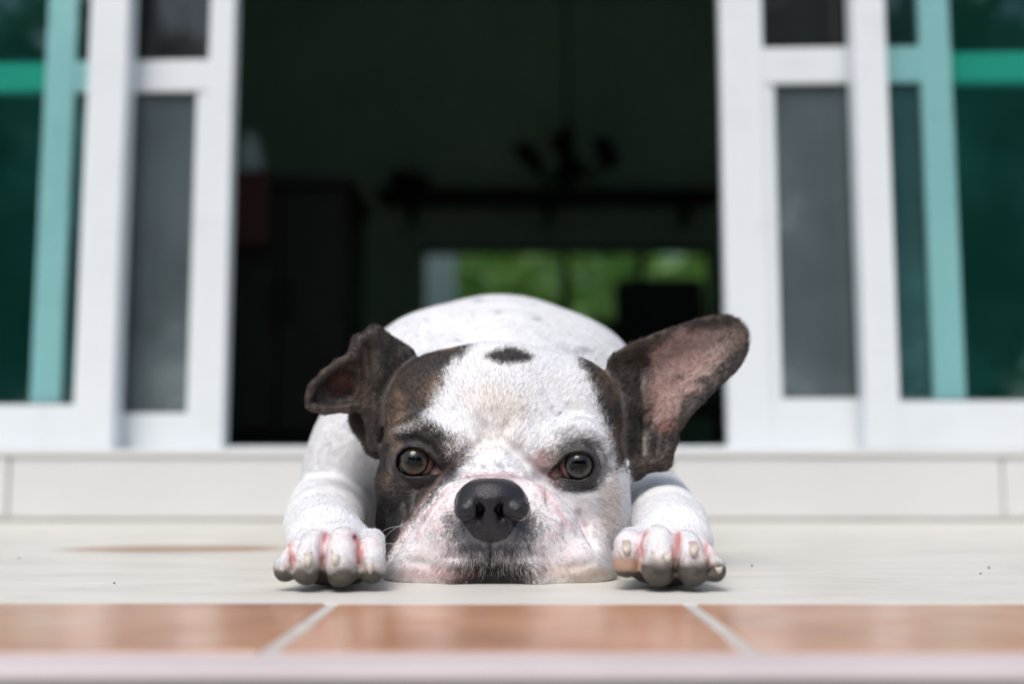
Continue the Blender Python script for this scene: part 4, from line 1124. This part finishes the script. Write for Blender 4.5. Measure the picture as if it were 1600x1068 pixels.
# whiskers and the pale hairs on the lips
wp, wc, wr = [], [], []
def hair_line(a, b, bend, r, c_):
    a, b = np.array(a), np.array(b); t = np.linspace(0, 1, 6)[:, None]
    q = a + (b - a) * t + np.array(bend) * (t * (1 - t) * 4); wp.append(q); wc.append(c_); wr.append(np.linspace(r, r * 0.3, 6))
for a, b, bend in (((640, 826), (586, 838), (0, 0, 0.004)), ((648, 838), (575, 840), (0, 0, -0.004)), ((630, 820), (592, 852), (0, 0, 0.003)), ((985, 790), (1012, 783), (0, 0, 0.001)), ((984, 800), (1008, 793), (0, 0, 0.001)),
                   ((905, 850), (968, 870), (0, -0.004, 0.004)), ((660, 845), (610, 868), (0, -0.004, 0.003))):
    s0 = surf(*a) if a[0] < 960 else P(*a, 0.855)
    e0 = P(*b, s0[1] - 0.004)
    hair_line(s0, e0, bend, 0.00016, (0.75, 0.74, 0.72))
for i in range(120):
    a = (rg.uniform(690, 848), rg.uniform(858, 892)); s0 = surf(*a)
    Lh = rg.uniform(0.004, 0.008); dx = (a[0] - 768) / 80 * 0.5 + rg.normal(0, 0.25)
    e0 = s0 + np.array((dx, -0.35, -1.0)) / math.hypot(dx, 1.06) * Lh; e0[2] = max(e0[2], 0.0008)
    hair_line(s0, e0, (rg.normal(0, 0.0008), -0.0012, 0), 0.00012, (0.55, 0.53, 0.52))
haircurves('whiskers', np.array(wp) - ORG, np.array(wr), np.array(wc))

# ------------------------------------------------------------------ eyes: iris disc recessed behind a clear cornea
def eyemat(name, iris_in, iris_out, nasal):
    m = NT(name)
    tc = m.n('ShaderNodeTexCoord'); sx = m.n('ShaderNodeSeparateXYZ'); m.l(tc.outputs['Object'], sx.inputs[0])
    r = m.math('DIVIDE', m.math('SQRT', m.math('ADD', m.math('MULTIPLY', sx.outputs[0], sx.outputs[0]), m.math('MULTIPLY', sx.outputs[1], sx.outputs[1])), 0.0), R_EYE)
    r = m.math('ADD', r, m.math('MULTIPLY', m.math('SUBTRACT', m.noise(500, 4), 0.5), 0.05))
    c = m.ramp(r, [(0.0, (0.003, 0.003, 0.004)), (0.36, (0.003, 0.003, 0.004)), (0.46, iris_in), (0.61, iris_out), (0.68, (0.012, 0.010, 0.010)), (0.76, (0.008, 0.006, 0.006))])
    dt = m.n('ShaderNodeVectorMath', operation='DOT_PRODUCT'); m.l(tc.outputs['Object'], dt.inputs[0]); dt.inputs[1].default_value = tuple(nasal)
    side = m.math('DIVIDE', dt.outputs['Value'], R_EYE)
    pk = m.math('MULTIPLY', m.ramp(r, [(0.74, (0, 0, 0)), (0.80, (1, 1, 1))]), m.ramp(side, [(0.38, (0, 0, 0)), (0.60, (1, 1, 1))]))
    mxe = m.n('ShaderNodeMixRGB'); m.l(pk, mxe.inputs[0]); m.l(c, mxe.inputs[1]); mxe.inputs[2].default_value = (0.27, 0.15, 0.145, 1)
    m.l(mxe.outputs[0], m.b.inputs['Base Color']); m.set(Roughness=0.5, Specular_IOR_Level=0.0)
    ct_ = m.math('MULTIPLY', m.ramp(r, [(0.74, (0, 0, 0)), (0.78, (1, 1, 1))]), 1.0)
    m.l(ct_, m.b.inputs['Coat Weight']); m.b.inputs['Coat Roughness'].default_value = 0.03
    return m.m
M['cornea'] = glass('clear_cornea', (0.98, 0.98, 0.98))
def revolve(prof, nu=48):
    v = [(r * math.cos(2 * math.pi * k / nu), r * math.sin(2 * math.pi * k / nu), z) for r, z in prof for k in range(nu)]
    f = [(i * nu + k, i * nu + (k + 1) % nu, (i + 1) * nu + (k + 1) % nu, (i + 1) * nu + k)[::-1] for i in range(len(prof) - 1) for k in range(nu)]
    return v, f
RI = 0.725 * R_EYE; ZI = math.sqrt(R_EYE ** 2 - RI ** 2)
for key, (c, poly, look) in EYE.items():
    q_ = Vector(P(look[0], look[1], c[1] - R_EYE) - c).to_track_quat('Z', 'Y')
    nas = q_.inverted() @ Vector((1.0 if key == 'L' else -1.0, 0, 0))
    em = eyemat('brown_eye', (0.030, 0.019, 0.010), (0.075, 0.050, 0.028), nas) if key == 'L' else eyemat('grey_brown_eye', (0.025, 0.021, 0.018), (0.062, 0.055, 0.049), nas)
    prof = [(1e-5, ZI - 0.0016), (RI * 0.35, ZI - 0.0015), (RI * 0.7, ZI - 0.0010), (RI, ZI)] + [(R_EYE * math.sin(t), R_EYE * math.cos(t)) for t in np.linspace(math.asin(0.735), math.pi - 0.001, 24)]
    v, f = revolve(prof)
    o = meshobj('eye', v, f, em, dog, True)
    o.location = tuple(c - ORG)
    o.rotation_euler = q_.to_euler()
    cap = [(max(1e-5, R_EYE * (1 + 0.05 * (1 - (t / 0.811) ** 2)) * math.sin(t)), R_EYE * (1 + 0.05 * (1 - (t / 0.811) ** 2)) * math.cos(t)) for t in np.linspace(0.0, 0.811, 16)]
    v, f = revolve(cap)
    meshobj('cornea', v, f, M['cornea'], o, True)

# ------------------------------------------------------------------ claws
m = NT('claw_horn')
tc = m.n('ShaderNodeTexCoord'); sx = m.n('ShaderNodeSeparateXYZ'); m.l(tc.outputs['Generated'], sx.inputs[0])
m.l(m.ramp(sx.outputs[2], [(0.0, (0.50, 0.44, 0.35)), (0.5, (0.58, 0.52, 0.44)), (1.0, (0.48, 0.34, 0.31))]), m.b.inputs['Base Color']); m.set(Roughness=0.35, Subsurface_Weight=0.1, Subsurface_Scale=0.002)
M['claw'] = m.m
CL = [(441, 884, 8), (481, 872, 13), (524, 870, 13), (578, 880, 15), (979, 856, 10), (1043, 868, 10), (1084, 858, 10), (1123, 885, 10)]
for (px_, py_, h_), (tip, r_) in zip(CL, TOES):
    yt = tip[1] - r_ * 0.92
    h_ *= 0.98; base = P(px_, py_ - h_, yt + 0.0075); mid = P(px_, py_, yt - 0.0002); end = P(px_ + 0.5, py_ + h_, yt - 0.0004)
    v, f = [], []
    path = [base + np.array((0, 0.007, 0.0005)), base, mid, mid + (end - mid) * 0.6, end]; rads = [0.0027, 0.0028, 0.0026, 0.0020, 0.0010]
    for q, rq in zip(path, rads):
        for k in range(10):
            a = 2 * math.pi * k / 10; v.append((q[0] + rq * math.cos(a), q[1] + rq * 0.75 * math.sin(a), q[2] + rq * 0.35 * math.sin(a)))
    for i in range(len(path) - 1):
        for k in range(10): f.append((i * 10 + k, i * 10 + (k + 1) % 10, (i + 1) * 10 + (k + 1) % 10, (i + 1) * 10 + k))
    f += [tuple(range(10))[::-1], tuple(range(40, 50))]
    meshobj('claw', [tuple(np.array(q) - ORG) for q in v], f, M['claw'], dog, True)
